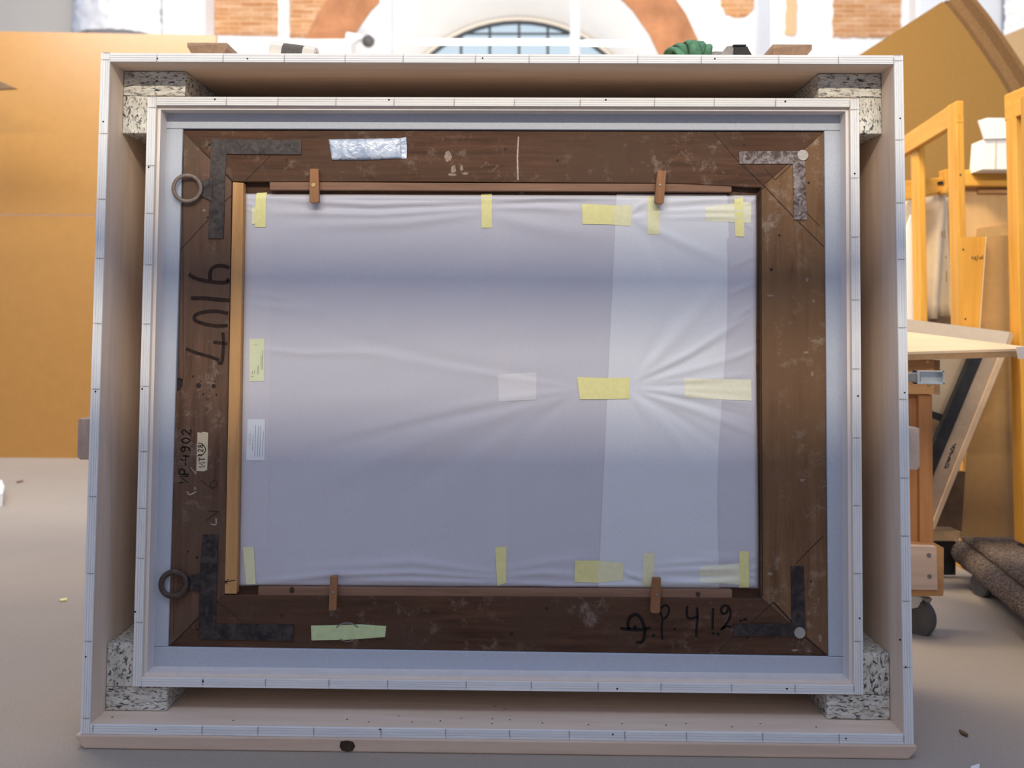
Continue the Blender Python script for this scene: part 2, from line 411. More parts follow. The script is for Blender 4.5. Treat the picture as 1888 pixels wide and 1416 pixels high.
# brick ring round the arch
def arc_ring(name, cx, cy, r0, r1, a0, a1, Y, t, mat, parent=None, nn=24, c1=None):
    p = [(cx + r0 * math.cos(a0 + (a1 - a0) * i / nn), cy - r0 * math.sin(a0 + (a1 - a0) * i / nn)) for i in range(nn + 1)]
    q = [((c1 or (cx, cy))[0] + r1 * math.cos(a0 + (a1 - a0) * i / nn), (c1 or (cx, cy))[1] - r1 * math.sin(a0 + (a1 - a0) * i / nn)) for i in range(nn + 1)]
    bm = bmesh.new()
    for i in range(nn): prism(ats([p[i], q[i], q[i + 1], p[i + 1]], Y), (0, t, 0), bm)
    bmesh.ops.remove_doubles(bm, verts=bm.verts, dist=0.0005)
    return obj(name, bm, mat, parent)
struct(arc_ring('trim_1', 925, 221, 315, 392, math.radians(-30), math.radians(210), YW - 0.03, 0.03, 'brick_arch'), 'orange brick arch ring')
# bricks laid bare in the plaster
def ragged(px, jit, step=7):
    out = []
    for i, (x, y) in enumerate(px):
        x1, y1 = px[(i + 1) % len(px)]; l = math.hypot(x1 - x, y1 - y); k = max(1, int(l / step))
        for j in range(k):
            t = j / k; out.append((x + (x1 - x) * t + random.uniform(-jit, jit), y + (y1 - y) * t + random.uniform(-jit, jit)))
    return out
for i, (pp, mt, jt) in enumerate([
    ([(375, -60), (512, -60), (512, 66), (375, 63)], 'brick', 0.6),
    ([(534, -60), (668, -60), (655, 0), (640, 40), (637, 70), (534, 68)], 'brick', 0.8),
    ([(1326, -60), (1394, -60), (1394, 12), (1380, 26), (1362, 33), (1338, 26), (1330, 8)], 'brick', 1.6),
    ([(1452, -60), (1470, -60), (1468, 66), (1448, 63), (1450, 20)], 'card_pale', 1.5),
    ([(1537, -60), (1662, -60), (1660, 68), (1538, 68), (1536, 30)], 'brick', 2.0)]):
    struct(obj('trim_%d' % (i + 2), prism(ats(ragged(pp, jt), YW - 0.02), (0, 0.02, 0)), mt), 'patch of bare brick in the white plaster')
# lunette window
YG = YW + 0.95
win = bpy.data.objects.new('window_1', None); COL.objects.link(win); win.location = at(955, 150, YG)
WORG[win.name] = at(955, 150, YG).copy(); struct(win, 'arched lunette window with dark glazing bars')
vx = [690, 742, 796, 850, 903, 957, 1010, 1064, 1118, 1170, 1220]
hy = [30, 62, 112, 170]
for i in range(len(vx) - 1):
    for j in range(len(hy) - 1):
        x0, x1, y0, y1 = vx[i] + 1, vx[i + 1] - 1, hy[j] + 1, hy[j + 1] - 1
        def top(x):
            d = 246 ** 2 - (x - 955) ** 2
            return 285 - math.sqrt(d) if d > 0 else 999
        ts = [x0 + (x1 - x0) * k / 6 for k in range(7)]
        up = [(x, max(y0, top(x))) for x in ts]
        up = [(x, y) for x, y in up if y < y1 - 1]
        if len(up) < 2: continue
        slab('pane', up + [(up[-1][0], y1), (up[0][0], y1)], YG + 0.02, 0.01, 'skypane', win)
for x in vx[1:-1]:
    d = 248 ** 2 - (x - 955) ** 2
    if d > 0: slab('glazing_bar', [(x - 2.4, 285 - math.sqrt(d)), (x + 2.4, 285 - math.sqrt(d)), (x + 2.4, 172), (x - 2.4, 172)], YG, 0.03, 'window_bar', win)
for y in hy[1:]:
    hw = math.sqrt(max(1, 248 ** 2 - (285 - y) ** 2)); slab('glazing_bar', [(955 - hw, y - 1.8), (955 + hw, y - 1.8), (955 + hw, y + 1.8), (955 - hw, y + 1.8)], YG + 0.004, 0.03, 'window_bar', win)
arc_ring('window_frame', 955, 285, 242, 248, math.radians(20), math.radians(160), YG - 0.02, 0.05, 'window_bar', win)
arc_ring('window_frame', 955, 285, 248, 254, math.radians(20), math.radians(160), YG - 0.04, 0.06, 'grey_paint', win)
# left end of the wall: dim recess, crumbling pier, smooth pilaster
struct(slab('trim_7', [(-300, -60), (140, -60), (140, 60), (-300, 60)], YW - 0.3, 0.3, 'grey_paint'), 'grey beige recess above the cardboard')
def lumpy(name, x0, x1, y0, y1, Y, depth, amp, mat, nx=26, ny=20, seed=1):
    rnd = random.Random(seed); bm = bmesh.new(); g = []
    for j in range(ny + 1):
        row = []
        for i in range(nx + 1):
            u = i / nx
            p = at(x0 + (x1 - x0) * u + (rnd.uniform(-3, 3) if i in (0, nx) else 0), y0 + (y1 - y0) * j / ny, Y)
            p.y -= depth * math.sin(math.pi * u) ** 0.5 + rnd.uniform(-amp, amp)
            row.append(bm.verts.new(p))
        g.append(row)
    for j in range(ny):
        for i in range(nx): bm.faces.new((g[j][i], g[j][i + 1], g[j + 1][i + 1], g[j + 1][i]))
    return obj(name, bm, mat, smooth=True)
struct(lumpy('trim_8', 137, 297, -60, 70, YW - 0.3, 0.30, 0.022, 'stone'), 'crumbling white stone pier above the cardboard')
struct(lumpy('trim_9', 1852, 2000, -60, 70, YW - 0.3, 0.30, 0.022, 'stone', seed=4), 'crumbling white stone pier at the right')
struct(slab('trim_10', [(297, -60), (376, -60), (376, 75), (297, 75)], YW - 0.35, 0.35, 'white_paint', bevel=0.03), 'smooth white pilaster')
struct(slab('trim_11', [(1690, -60), (1850, -60), (1850, 75), (1690, 75)], YW - 0.2, 0.2, 'white_paint', bevel=0.03), 'smooth white pilaster behind the cardboard stack')
struct(slab('trim_12', [(376, 72), (645, 72), (645, 130), (376, 130)], YW - 0.2, 0.2, 'white'), 'white wall ledge under the brickwork')
# glass partition posts standing in front of the arch
for k, (x0, x1) in enumerate([(700, 721), (1052, 1070), (1396, 1421)]):
    struct(slab('trim_%d' % (13 + k), [(x0, -80), (x1, -80), (x1, 760), (x0, 760)], 5.6, 0.10, 'white_paint', bevel=0.006), 'white upright post of the partition')
# unseen panel and rail, added to shade the crate from the strip lamp
struct(box('light_block_panel', (-4, -2.62, 0), (4, -2.56, 2.355), 'white'), 'unseen white panel added behind the camera to block lamp light')
struct(box('trim_16', (-4, -2.60, 2.418), (4, -2.58, 2.461), 'white_paint'), 'unseen rail added above the blocking panel to cast a shade band')

# tubes, dome camera
for (x0, x1, y, lab) in [(742, 1052, 77, 'long lit fluorescent tube in front of the arched window'), (1072, 1185, 79, 'short lit fluorescent tube right of the white post')]:
    t = thing('tube_light', at((x0 + x1) / 2, y + 4, 5.70), lab, 'tube light', 'lit tubes before the arch')
    slab('lit_tube', [(x0, y - 4), (x1, y - 4), (x1, y + 4), (x0, y + 4)], 5.70, 0.03, 'tube', t, bevel=0.01)
    slab('tube_housing', [(x0 - 2, y - 6), (x1 + 2, y - 6), (x1 + 2, y - 4), (x0 - 2, y - 4)], 5.70, 0.05, 'white_paint', t)
t = thing('dome_camera', at(668, 82, 7.9), 'white wall bracket with dark dome security camera beside the brick arch', 'camera')
slab('bracket', [(638, 58), (672, 64), (690, 62), (690, 72), (660, 72), (640, 84), (636, 70)], 7.88, 0.12, 'white_paint', t, bevel=0.01)
bm = bmesh.new(); bmesh.ops.create_uvsphere(bm, u_segments=16, v_segments=8, radius=0.066, matrix=Matrix.Translation(at(679, 76, 7.84)))
obj('dome', bm, 'rubber', t, smooth=True)

# ================================================================== BIG CARDBOARD AT THE LEFT
YC = 3.46
t = thing('cardboard_screen', (at(60, 846, YC).x, YC, 0), 'tall tan cardboard sheet standing on the floor left of the crate', 'cardboard')
p0, p1 = at(-420, 50, YC), at(399, 65, YC)
zf = at(60, 396, YC).z
box('lower_sheet', (p0.x, YC, 0.0), (p1.x, YC + 0.02, zf - 0.002), 'card', t)
obj('upper_sheet', prism([(p0.x, YC, zf + 0.002), (p1.x, YC, zf + 0.002), p1, p0], (0, 0.02, 0)), 'card', t)
tag(slab('cardboard_flap', [(-160, 80), (30, 163), (-160, 172)], 2.9, 0.02, 'brownboard'), 'dark cardboard corner poking in at the left edge', 'cardboard')

# ================================================================== THE CRATE
W, H, TH, DEP = 1.42, 1.18377, 0.0165, 0.36
Z0 = LIFT
crate = thing('transport_crate', (0, 0.18, 0), 'large open plywood crate with white edges holding the framed picture', 'crate')
box('side_panel', (-W / 2, 0.0015, Z0), (-W / 2 + TH, DEP, Z0 + H), 'ply_z', crate)
box('side_panel', (W / 2 - TH, 0.0015, Z0), (W / 2, DEP, Z0 + H), 'ply_z', crate)
box('top_panel', (-W / 2 + TH, 0.0015, Z0 + H - TH), (W / 2 - TH, DEP, Z0 + H), 'ply_x', crate)
box('bottom_panel', (-W / 2 + TH, 0.0015, Z0), (W / 2 - TH, DEP, Z0 + TH), 'ply_x', crate)
box('back_panel', (-W / 2 + TH, DEP - 0.012, Z0 + TH), (W / 2 - TH, DEP, Z0 + H - TH), 'ply_x', crate)

def edge_strip(a, b, inner, parent, mat, proud=0.0022):
    """one length of grooved edge banding from a to b; inner = unit vector * width towards the opening"""
    a, b, inner = Vector(a), Vector(b), Vector(inner)
    d = (b - a).normalized() * 0.0004
    a = a + d; b = b - d
    prof = [(0.0, 0.0), (0.03, 1.0), (0.27, 1.0), (0.30, 0.45), (0.34, 1.0), (0.53, 1.0), (0.56, 0.45), (0.60, 1.0), (0.77, 1.0), (0.80, 0.55), (0.84, 1.0), (0.96, 0.9), (1.0, 0.0)]
    bm = bmesh.new(); A = []; B = []
    for u, h in prof:
        off = inner * u + Vector((0, -proud * h, 0))
        A.append(bm.verts.new(a + off)); B.append(bm.verts.new(b + off))
    for i in range(len(prof) - 1): bm.faces.new((A[i], A[i + 1], B[i + 1], B[i]))
    bm.faces.new(A); bm.faces.new(B[::-1]); bm.faces.new((A[0], B[0], B[-1], A[-1]))
    o = obj('edge_strip', bm, mat, parent)
    tk = bmesh.new(); dd = (b - a).normalized() * 0.0006; up = Vector((0, -proud - 0.0001, 0))
    for f0, f1 in ((0.30, 0.95),):
        for base in (b,):
            tk.faces.new([tk.verts.new(base + inner * f + dd * k + up) for f, k in ((f0, -1.6), (f1, -1.6), (f1, 1.6), (f0, 1.6))])
    obj('joint_mark', tk, 'edge_core', o, recalc=False)
    return o
def pieces(coords_px, lo, hi, horiz, Y, fixed):
    vals = [lo]
    for c in coords_px:
        v = at(c, fixed, Y).x if horiz else at(fixed, c, Y).z
        if lo + 0.006 < v < hi - 0.006: vals.append(v)
    vals.append(hi); vals = sorted(vals)
    return list(zip(vals[:-1], vals[1:]))
zt, zb, xl, xr = Z0 + H, Z0, -W / 2, W / 2
Ye = 0.0014
for a, b in pieces([290, 412, 525, 637, 744, 877, 976, 1068, 1176, 1293, 1436, 1546], xl + TH, xr - TH, True, 0, 105):
    edge_strip((a, Ye, zt), (b, Ye, zt), (0, 0, -TH), crate, 'edge')
for a, b in pieces([172, 373, 476, 579, 703, 822, 940, 1050, 1152, 1266, 1406, 1547], xl + TH, xr - TH, True, 0, 1350):
    edge_strip((a, Ye, zb), (b, Ye, zb), (0, 0, TH), crate, 'edge')
for a, b in pieces([110, 246, 367, 476, 596, 717, 915, 1057, 1182, 1324], zb, zt, False, 0, 165):
    edge_strip((xl, Ye, a), (xl, Ye, b), (TH, 0, 0), crate, 'edge_z')
for a, b in pieces([112, 258, 374, 478, 604, 736, 881, 988, 1108, 1230], zb, zt, False, 0, 1675):
    edge_strip((xr, Ye, a), (xr, Ye, b), (-TH, 0, 0), crate, 'edge_z')
# nail marks in the edges
for (x, y) in [(190, 224), (1660, 218), (1668, 724), (1670, 1230), (158, 1211), (176, 722), (290, 108), (456, 108), (1318, 108), (890, 107), (1700 - 40, 1180), (700, 1345), (1130, 1354), (1560, 1362), (287, 1345)]:
    disc('nail', x, y, -0.0012, 1.6, 0.002, 'dark_gap', crate, 8)
# skids below, battens above and at the sides
pts = [(-0.7165, -0.004, 0.0235), (-0.7165, -0.004, 0.018), (-0.702, -0.004, 0.0), (0.700, -0.004, 0.0), (0.715, -0.004, 0.016), (0.7135, -0.004, 0.0235)]
sk = obj('skid', prism(pts, (0, 0.085, 0)), 'batten_x', crate, bevel=0.003)
slab('knot', [(628, 1367), (640, 1365.5), (651, 1368), (655, 1376), (650, 1385), (640, 1386), (630, 1384), (626, 1376)], -0.0046, 0.003, 'knot', sk)
obj('skid', prism([(p[0], 0.27, p[2]) for p in pts], (0, 0.085, 0)), 'batten_x', crate, bevel=0.003)
def top_batten(x0, x1, y):
    a, b = at(x0, 97, 0.006).x, at(x1, 97, 0.006).x
    z = zt; h = 0.0205
    prof = [(a + 0.006, z), (b - 0.009, z), (b, z + 0.011), (b, z + h), (a, z + h), (a, z + 0.013)]
    bm = prism([(px, 0.004, pz) for px, pz in prof], (0, DEP - 0.01, 0))
    for v in bm.verts:
        if v.co.y < 0.01 and v.co.z < z + 0.005: v.co.y += 0.012
    o = obj('top_batten', bm, 'topbatt', crate, bevel=0.0015)
    return o
top_batten(345, 419, 97); top_batten(1424, 1497, 97)
for s, y0, y1, w_ in ((-1, 771, 846, 0.0255), (1, 788, 865, 0.0225)):
    za, zb2 = at(150 if s < 0 else 1690, y1, 0.02).z, at(150 if s < 0 else 1690, y0, 0.02).z
    x0 = s * W / 2; x1 = s * (W / 2 + w_)
    prof = [(x0, za), (x1 - s * 0.005, za), (x1, za + 0.006), (x1, zb2), (x0, zb2)]
    obj('side_batten', prism([(px, 0.010, pz) for px, pz in prof], (0, DEP - 0.02, 0)), 'batt_brown_z' if s < 0 else 'batten_y', crate, bevel=0.0015)
# clip locks
lk = box('clip_lock', (-W / 2 - 0.0125, 0.03, at(158, 683, 0.03).z), (-W / 2, 0.10, at(158, 662, 0.03).z), 'steel', crate, bevel=0.001)
box('catch', (-W / 2 - 0.007, 0.026, at(158, 680, 0.03).z), (-W / 2, 0.034, at(158, 665, 0.03).z), 'screw', lk)
Yl = 0.03
lk = box('clip_lock', (W / 2, 0.03, at(1685, 704, Yl).z), (at(1698, 700, Yl).x, 0.075, at(1685, 688, Yl).z), 'screw', crate, bevel=0.001)
a, b = at(1690, 708, Yl), at(1741, 684, Yl)
bm = bmesh.new()
for (x0, x1, z0, z1, y0, y1) in [(a.x, b.x, a.z, b.z, 0.045, 0.048), (a.x, b.x, b.z - 0.002, b.z, 0.03, 0.046), (a.x, b.x, a.z, a.z + 0.002, 0.03, 0.046), (b.x - 0.002, b.x, a.z, b.z, 0.03, 0.046), (a.x, a.x + 0.004, a.z, b.z, 0.026, 0.046)]:
    prism([(x0, y0, z0), (x1, y0, z0), (x1, y0, z1), (x0, y0, z1)], (0, y1 - y0, 0), bm)
obj('lever', bm, 'steel', lk)
# stains and nail holes on the crate floor
for (x, y) in [(207, 1322), (430, 1328), (640, 1326), (760, 1331), (850, 1324), (912, 1302), (930, 1307), (908, 1325), (907, 1334), (940, 1327), (1000, 1333), (1085, 1336), (1147, 1334), (1228, 1337), (1265, 1334), (1350, 1340), (1505, 1340), (1402, 1334), (270, 1327), (680, 1331), (735, 1320), (812, 1329)]:
    p = onz(x, y, Z0 + TH + 0.0004)
    if p.y < 0.02: continue
    bm = bmesh.new(); bmesh.ops.create_circle(bm, cap_ends=True, segments=7, radius=0.0017, matrix=Matrix.Translation(p)); obj('nail_hole', bm, 'dark_gap', crate)

# ================================================================== TRAVELLING FRAME (inner)
YF = 0.050
tf = thing('travelling_frame', (at(920, 1270, YF).x, 0.14, at(920, 1270, YF).z), 'white edged plywood travelling frame set inside the open crate', 'frame')
OQ = ats([(272, 178), (1584, 181), (1592, 1281), (244, 1266)], YF)        # TL TR BR BL
def inset(Q, d):
    n = len(Q); res = []
    for i in range(n):
        p, a, b = Q[i], Q[i - 1], Q[(i + 1) % n]
        u = (a - p).normalized(); v = (b - p).normalized(); res.append(p + (u + v) * d / max(0.3, abs(u.cross(v).length)))
    return res
IQ = inset(OQ, TH)
def rails(Qo, Qi, Y, dep, names, mats, parent, **k):
    for (i, j), nm, mt in zip(((0, 1), (1, 2), (2, 3), (3, 0)), names, mats):
        pts = [Qo[i], Qo[j], Qi[j], Qi[i]]
        obj(nm, prism([Vector((p.x, Y, p.z)) for p in pts], (0, dep, 0)), mt, parent, **k)
RN = ['top_rail', 'side_rail', 'bottom_rail', 'side_rail']
rails(OQ, IQ, YF + 0.0015, 0.20, RN, ['ply_x', 'ply_z', 'ply_x', 'ply_z'], tf)
def lerp_strips(Qo, Qi, i, j, ticks, horiz, mat, fixed):
    P, Q = Qo[i], Qo[j]; ax = 0 if horiz else 2
    lo, hi = sorted((P[ax], Q[ax]))
    if horiz: lo += TH; hi -= TH
    for a, b in pieces(ticks, lo, hi, horiz, YF, fixed):
        fa = (a - P[ax]) / (Q[ax] - P[ax]); fb = (b - P[ax]) / (Q[ax] - P[ax])
        A, B = P.lerp(Q, fa), P.lerp(Q, fb)
        inn = (Qi[i] + Qi[j] - P - Q) / 2; inn = inn.normalized() * TH
        A.y = B.y = YF + 0.0014
        edge_strip(A, B, inn, tf, mat)
lerp_strips(OQ, IQ, 0, 1, [418, 513, 620, 727, 838, 949, 1070, 1207, 1317, 1430], True, 'edge', 188)
lerp_strips(OQ, IQ, 2, 3, [264, 374, 490, 607, 715, 860, 980, 1103, 1219, 1349, 1466], True, 'edge', 1262)
lerp_strips(OQ, IQ, 3, 0, [198, 305, 393, 488, 597, 712, 832, 937, 1029, 1147], False, 'edge_z', 260)
lerp_strips(OQ, IQ, 1, 2, [202, 328, 437, 553, 680, 807, 932, 1057, 1182], False, 'edge_z', 1588)
for (x, y) in [(396, 183), (717, 184), (1117, 184), (1448, 187), (1576, 320), (274, 308), (262, 717), (249, 1128), (374, 1256), (1451, 1270), (1138, 1270), (1582, 730), (1585, 1140)]:
    disc('nail', x, y, YF - 0.0012, 1.8, 0.002, 'dark_gap', tf, 8)
LQ = inset(IQ, 0.0055)
rails(IQ, LQ, YF + 0.008, 0.03, ['liner_strip'] * 4, ['liner'] * 4, tf)
YL = 0.088
PQ = ats([(337, 237), (1520, 240.5), (1528, 1211), (309.5, 1193)], YL)
LQ2 = [Vector((p.x, YL, p.z)) for p in inset(IQ, 0.0005)]
# foam lining: top and bottom run through, the sides fit between
def lining(pts): obj('foam_lining', prism([Vector((p.x, YL, p.z)) for p in pts], (0, 0.06, 0)), 'lining', tf, bevel=0.0015)
def atz(P, Q, z): return P.lerp(Q, (z - P.z) / (Q.z - P.z))
eps = 0.0006
lt = [LQ2[0], LQ2[1], atz(LQ2[1], LQ2[2], PQ[1].z), PQ[1], PQ[0], atz(LQ2[0], LQ2[3], PQ[0].z)]
lining(lt)
lb = [atz(LQ2[3], LQ2[0], PQ[3].z), PQ[3], PQ[2], atz(LQ2[2], LQ2[1], PQ[2].z), LQ2[2], LQ2[3]]
lining(lb)
dz = Vector((0, 0, eps))
lining([atz(LQ2[0], LQ2[3], PQ[0].z) - dz, PQ[0] - dz, PQ[3] + dz, atz(LQ2[3], LQ2[0], PQ[3].z) + dz])
lining([PQ[1] - dz, atz(LQ2[1], LQ2[2], PQ[1].z) - dz, atz(LQ2[2], LQ2[1], PQ[2].z) + dz, PQ[2] + dz])

# ================================================================== FOAM CORNERS
YB = 0.056
def foam_corner(label, sx, sz, hx, vy):
    """sx -1 left / 1 right, sz 1 top / -1 bottom; hx photo x of the flat leg's end, vy photo y of the upright leg's end"""
    xi = sx * (W / 2 - TH - 0.0006); zi = (zt - TH - 0.0006) if sz > 0 else (zb + TH + 0.0006)
    Qc = OQ[{(-1, 1): 0, (1, 1): 1, (1, -1): 2, (-1, -1): 3}[(sx, sz)]]
    xf = Qc.x + sx * 0.0012; zf_ = Qc.z + sz * 0.003
    t = thing('foam_corner', ((xi + xf) / 2, YB + 0.1, min(zi, zf_)), label, 'foam block', 'speckled foam corner blocks')
    yy = 185 if sz > 0 else 1285
    xe = at(hx, yy, YB).x; ze = at(225 if sx < 0 else 1610, vy, YB).z
    def blk(name, x0, x1, z0, z1, mat):
        x0, x1 = sorted((x0, x1)); z0, z1 = sorted((z0, z1))
        bm = bmesh.new(); nx, nz = max(3, int((x1 - x0) / 0.008)), max(3, int((z1 - z0) / 0.008))
        bm = prism([(x0, YB, z0), (x1, YB, z0), (x1, YB, z1), (x0, YB, z1)], (0, 0.19, 0))
        bmesh.ops.subdivide_edges(bm, edges=bm.edges, cuts=5, use_grid_fill=True)
        r = random.Random(sx * 3 + sz)
        for v in bm.verts:
            if x0 + 0.004 < v.co.x < x1 - 0.004: v.co.y += r.uniform(-0.0012, 0.0012)
        obj(name, bm, mat, t, bevel=0.002)
    blk('flat_block', xi, xe, zi, zf_, 'foam_h')
    blk('upright_block', xi, xf, zf_ - sz * 0.0004, ze, 'foam_v')
foam_corner('speckled foam corner wedged at the upper left of the crate', -1, 1, 341, 246)
foam_corner('speckled foam corner wedged at the upper right of the crate', 1, 1, 1509, 247)
foam_corner('speckled foam corner wedged at the lower left of the crate', -1, -1, 308, 1187)
foam_corner('speckled foam corner wedged at the lower right of the crate', 1, -1, 1524, 1205)

# ================================================================== THE FRAMED PICTURE, SEEN FROM BEHIND
YP = 0.0915
pic = thing('framed_picture', (at(920, 1200, YP).x, YP + 0.02, at(920, 1200, YP).z), 'back of an old dark wooden picture frame wrapped in grey sheeting', 'picture')
TL, TR, BR, BL = (339, 240.5), (1519, 243.5), (1526, 1209), (311, 1192)
iTL, iTR, iBR, iBL = (427, 335), (1404, 346), (1405, 1104), (414, 1097)
FT = 0.034
slab('top_rail', [TL, TR, iTR, (1250, 338), (800, 335), iTL], YP, FT, 'old_x', pic, bevel=0.0012)
slab('bottom_rail', [iBL, iBR, BR, BL], YP, FT, 'old_x', pic, bevel=0.0012)
slab('side_rail', [TL, iTL, iBL, BL, (318, 900), (324, 722), (331, 720), (336, 712), (337, 700), (328, 696)], YP, FT, 'old_mid_z', pic, bevel=0.0012)
slab('side_rail', [TR, BR, iBR, iTR], YP, FT, 'old_pale_z', pic, bevel=0.0012)
slab('rebate_board', [(424, 330), (1412, 330), (1412, 1112), (408, 1112)], YP + 0.016, 0.012, 'old_x', pic)
yj = YP - 0.0002
def seam(pts, wd=1.6, mat='dark_gap', Y=None): obj('joint_seam', ribbon_bm(pts, wd, Y or yj), mat, pic, recalc=False)
for pts, wd in [([(338, 242), (362, 268), (388, 293)], 1.5), ([(501, 285), (476, 310), (453, 333)], 1.6), ([(333, 460), (384, 405)], 1.6), ([(413, 373), (427, 360)], 1.6),
                ([(417, 321), (427, 333)], 3.0), ([(337, 243), (337.5, 700)], 1.0),
                ([(1315, 244), (1363, 300), (1412, 346), (1463, 400), (1519, 455)], 1.5), ([(1409, 310), (1429, 332)], 1.2), ([(1429, 332), (1460, 303)], 1.5), ([(1488, 393), (1512, 418)], 1.2),
                ([(1397, 357), (1411, 343)], 2.0), ([(1366, 298), (1400, 335)], 0.8),
                ([(368, 1136), (340, 1166), (316, 1190)], 2.4), ([(399, 1108), (425, 1128), (447, 1147)], 1.2), ([(320, 1170), (321, 1060)], 1.0),
                ([(1426, 1110), (1384, 1150)], 1.5), ([(1426, 1110), (1461, 1148)], 3.2), ([(1486, 1176), (1505, 1192), (1524, 1208)], 2.2),
                ([(1518, 988), (1490, 1016), (1467, 1040)], 1.6), ([(1352, 1174), (1332, 1194), (1318, 1206)], 1.0), ([(1403, 350), (1404, 700), (1406, 1100)], 1.6)]:
    seam(pts, wd)
# pale streak of glue and other marks
seam([(956, 252), (954, 290), (955, 332)], 2.6, 'chalk')
for bl in ([(826, 288, 7, 12), (836, 312, 5, 9), (851, 310, 3, 6), (834, 322, 9, 3), (858, 320, 6, 3)]):
    nn = 15; obj('glue_smear', prism(ats([(bl[0] + bl[2] * random.uniform(0.7, 1.1) * math.cos(6.283 * q / nn), bl[1] + bl[3] * random.uniform(0.7, 1.1) * math.sin(6.283 * q / nn)) for q in range(nn)], YP - 0.00025), (0, 0.0003, 0)), 'scuff', pic)
for (x, y, rx, rz) in [(1480, 885, 6, 3), (1488, 515, 3, 5), (1411, 424, 2, 7), (1500, 555, 3, 4), (1420, 545, 8, 2), (1466, 1199, 7, 3), (1492, 1201, 6, 2), (1512, 1176, 4, 8), (1420, 1058, 5, 4), (1486, 650, 6, 3), (1498, 690, 3, 6), (376, 388, 4, 3), (360, 900, 3, 3)]:
    nn = 13; obj('scuff', prism(ats([(x + rx * random.uniform(0.5, 1.15) * math.cos(6.283 * q / nn), y + rz * random.uniform(0.5, 1.15) * math.sin(6.283 * q / nn)) for q in range(nn)], YP - 0.00022), (0, 0.0003, 0)), 'scuff', pic)
# drilled holes, notch
for (x, y, r) in [(386, 267, 3), (528, 295, 2.3), (383, 401, 2.2), (366, 711, 5), (394, 712, 4.2), (371, 703, 1.6), (396, 703, 1.6), (375, 727, 2), (399, 728, 2), (347, 1017, 2), (363, 1028, 2.6), (363, 1161, 2.6), (519, 1135, 2.4), (356, 694, 2.2), (1372, 267, 2), (1491, 337, 2.5), (943, 1169, 4), (1378, 1176, 3), (1008, 1122, 3.2), (1495, 1072, 2), (1028, 296, 2.5), (932, 275, 2.6), (1437, 434, 2.2), (1422, 497, 3)]:
    disc('drill_hole', x, y, YP - 0.0002, r, 0.0004, 'dark_gap', pic, 10)
slab('edge_notch', [(325, 697), (338, 699), (338, 718), (325, 722)], YP + 0.004, 0.004, 'dark_gap', pic)
# slats holding the stretcher
slab('pine_slat', [(429, 336), (449, 337), (436, 1095), (414, 1095)], YP - 0.001, 0.016, 'pine_z', pic, bevel=0.001)
strokes('arrow_mark', [[(434, 1069.5), (414, 1073.5)], [(421, 1068), (414, 1073.5), (420, 1077)]], 1.6, YP - 0.0013, 'ink', pic, smooth=False)
slab('brown_slat', [(497, 335), (800, 337), (1349, 339), (1349, 354), (1000, 352), (497, 350)], YP + 0.002, 0.014, 'brown_x', pic, bevel=0.001)
sl = slab('brown_slat', [(476, 1082), (1350, 1088), (1350, 1103), (900, 1100), (476, 1098)], YP + 0.002, 0.014, 'brown_x', pic, bevel=0.001)
disc('knot', 538, 1088, YP + 0.0017, 4.5, 0.001, 'knot', sl, 10, rzpx=6)
disc('knot', 1287, 1096, YP + 0.0017, 4.5, 0.001, 'knot', sl, 10, rzpx=5)

# ---- wrapped sheeting: rumpled surface
YS = YP + 0.010
def ss(a, b, x):
    t = min(1, max(0, (x - a) / (b - a))); return t * t * (3 - 2 * t)
# each fold: polyline of photo places on the sheet, half width px, height mm
FOLDS = []
def fold(pts, wd, am): FOLDS.append((pts, wd, am * 0.001, min(p[0] for p in pts) - 3 * wd, max(p[0] for p in pts) + 3 * wd, min(p[1] for p in pts) - 3 * wd, max(p[1] for p in pts) + 3 * wd))
for e, wd, am in [((1376, 586), 7, 2.6), ((1340, 628), 9, -1.6), ((1390, 648), 6, 1.5), ((1330, 520), 14, 2.0), ((1388, 690), 5, 1.4), ((1300, 706), 5, -1.2), ((1385, 722), 4, 1.0), ((1388, 745), 6, 2.2), ((1390, 772), 5, -1.4),
                  ((1393, 800), 7, 1.8), ((1340, 830), 9, -1.5), ((1300, 880), 14, 1.8), ((1240, 860), 10, 1.0), ((1250, 560), 12, -1.4)]:
    fold([(1162, 714 + (e[1] - 714) * 0.05), (1162 + (e[0] - 1162) * 0.5, 714 + (e[1] - 714) * 0.47), e], wd, am)
for e, wd, am in [((560, 905), 18, 2.2), ((520, 850), 12, -1.6), ((640, 800), 9, 1.4), ((760, 760), 7, 1.0), ((700, 940), 20, -1.8), ((860, 850), 12, 1.2), ((620, 640), 10, 1.0), ((560, 600), 14, -1.2), ((760, 660), 7, 0.7), ((900, 880), 12, -1.2)]:
    fold([(1062, 716 + (e[1] - 716) * 0.04), (1062 + (e[0] - 1062) * 0.5, 716 + (e[1] - 716) * 0.45), e], wd, am * 0.65)
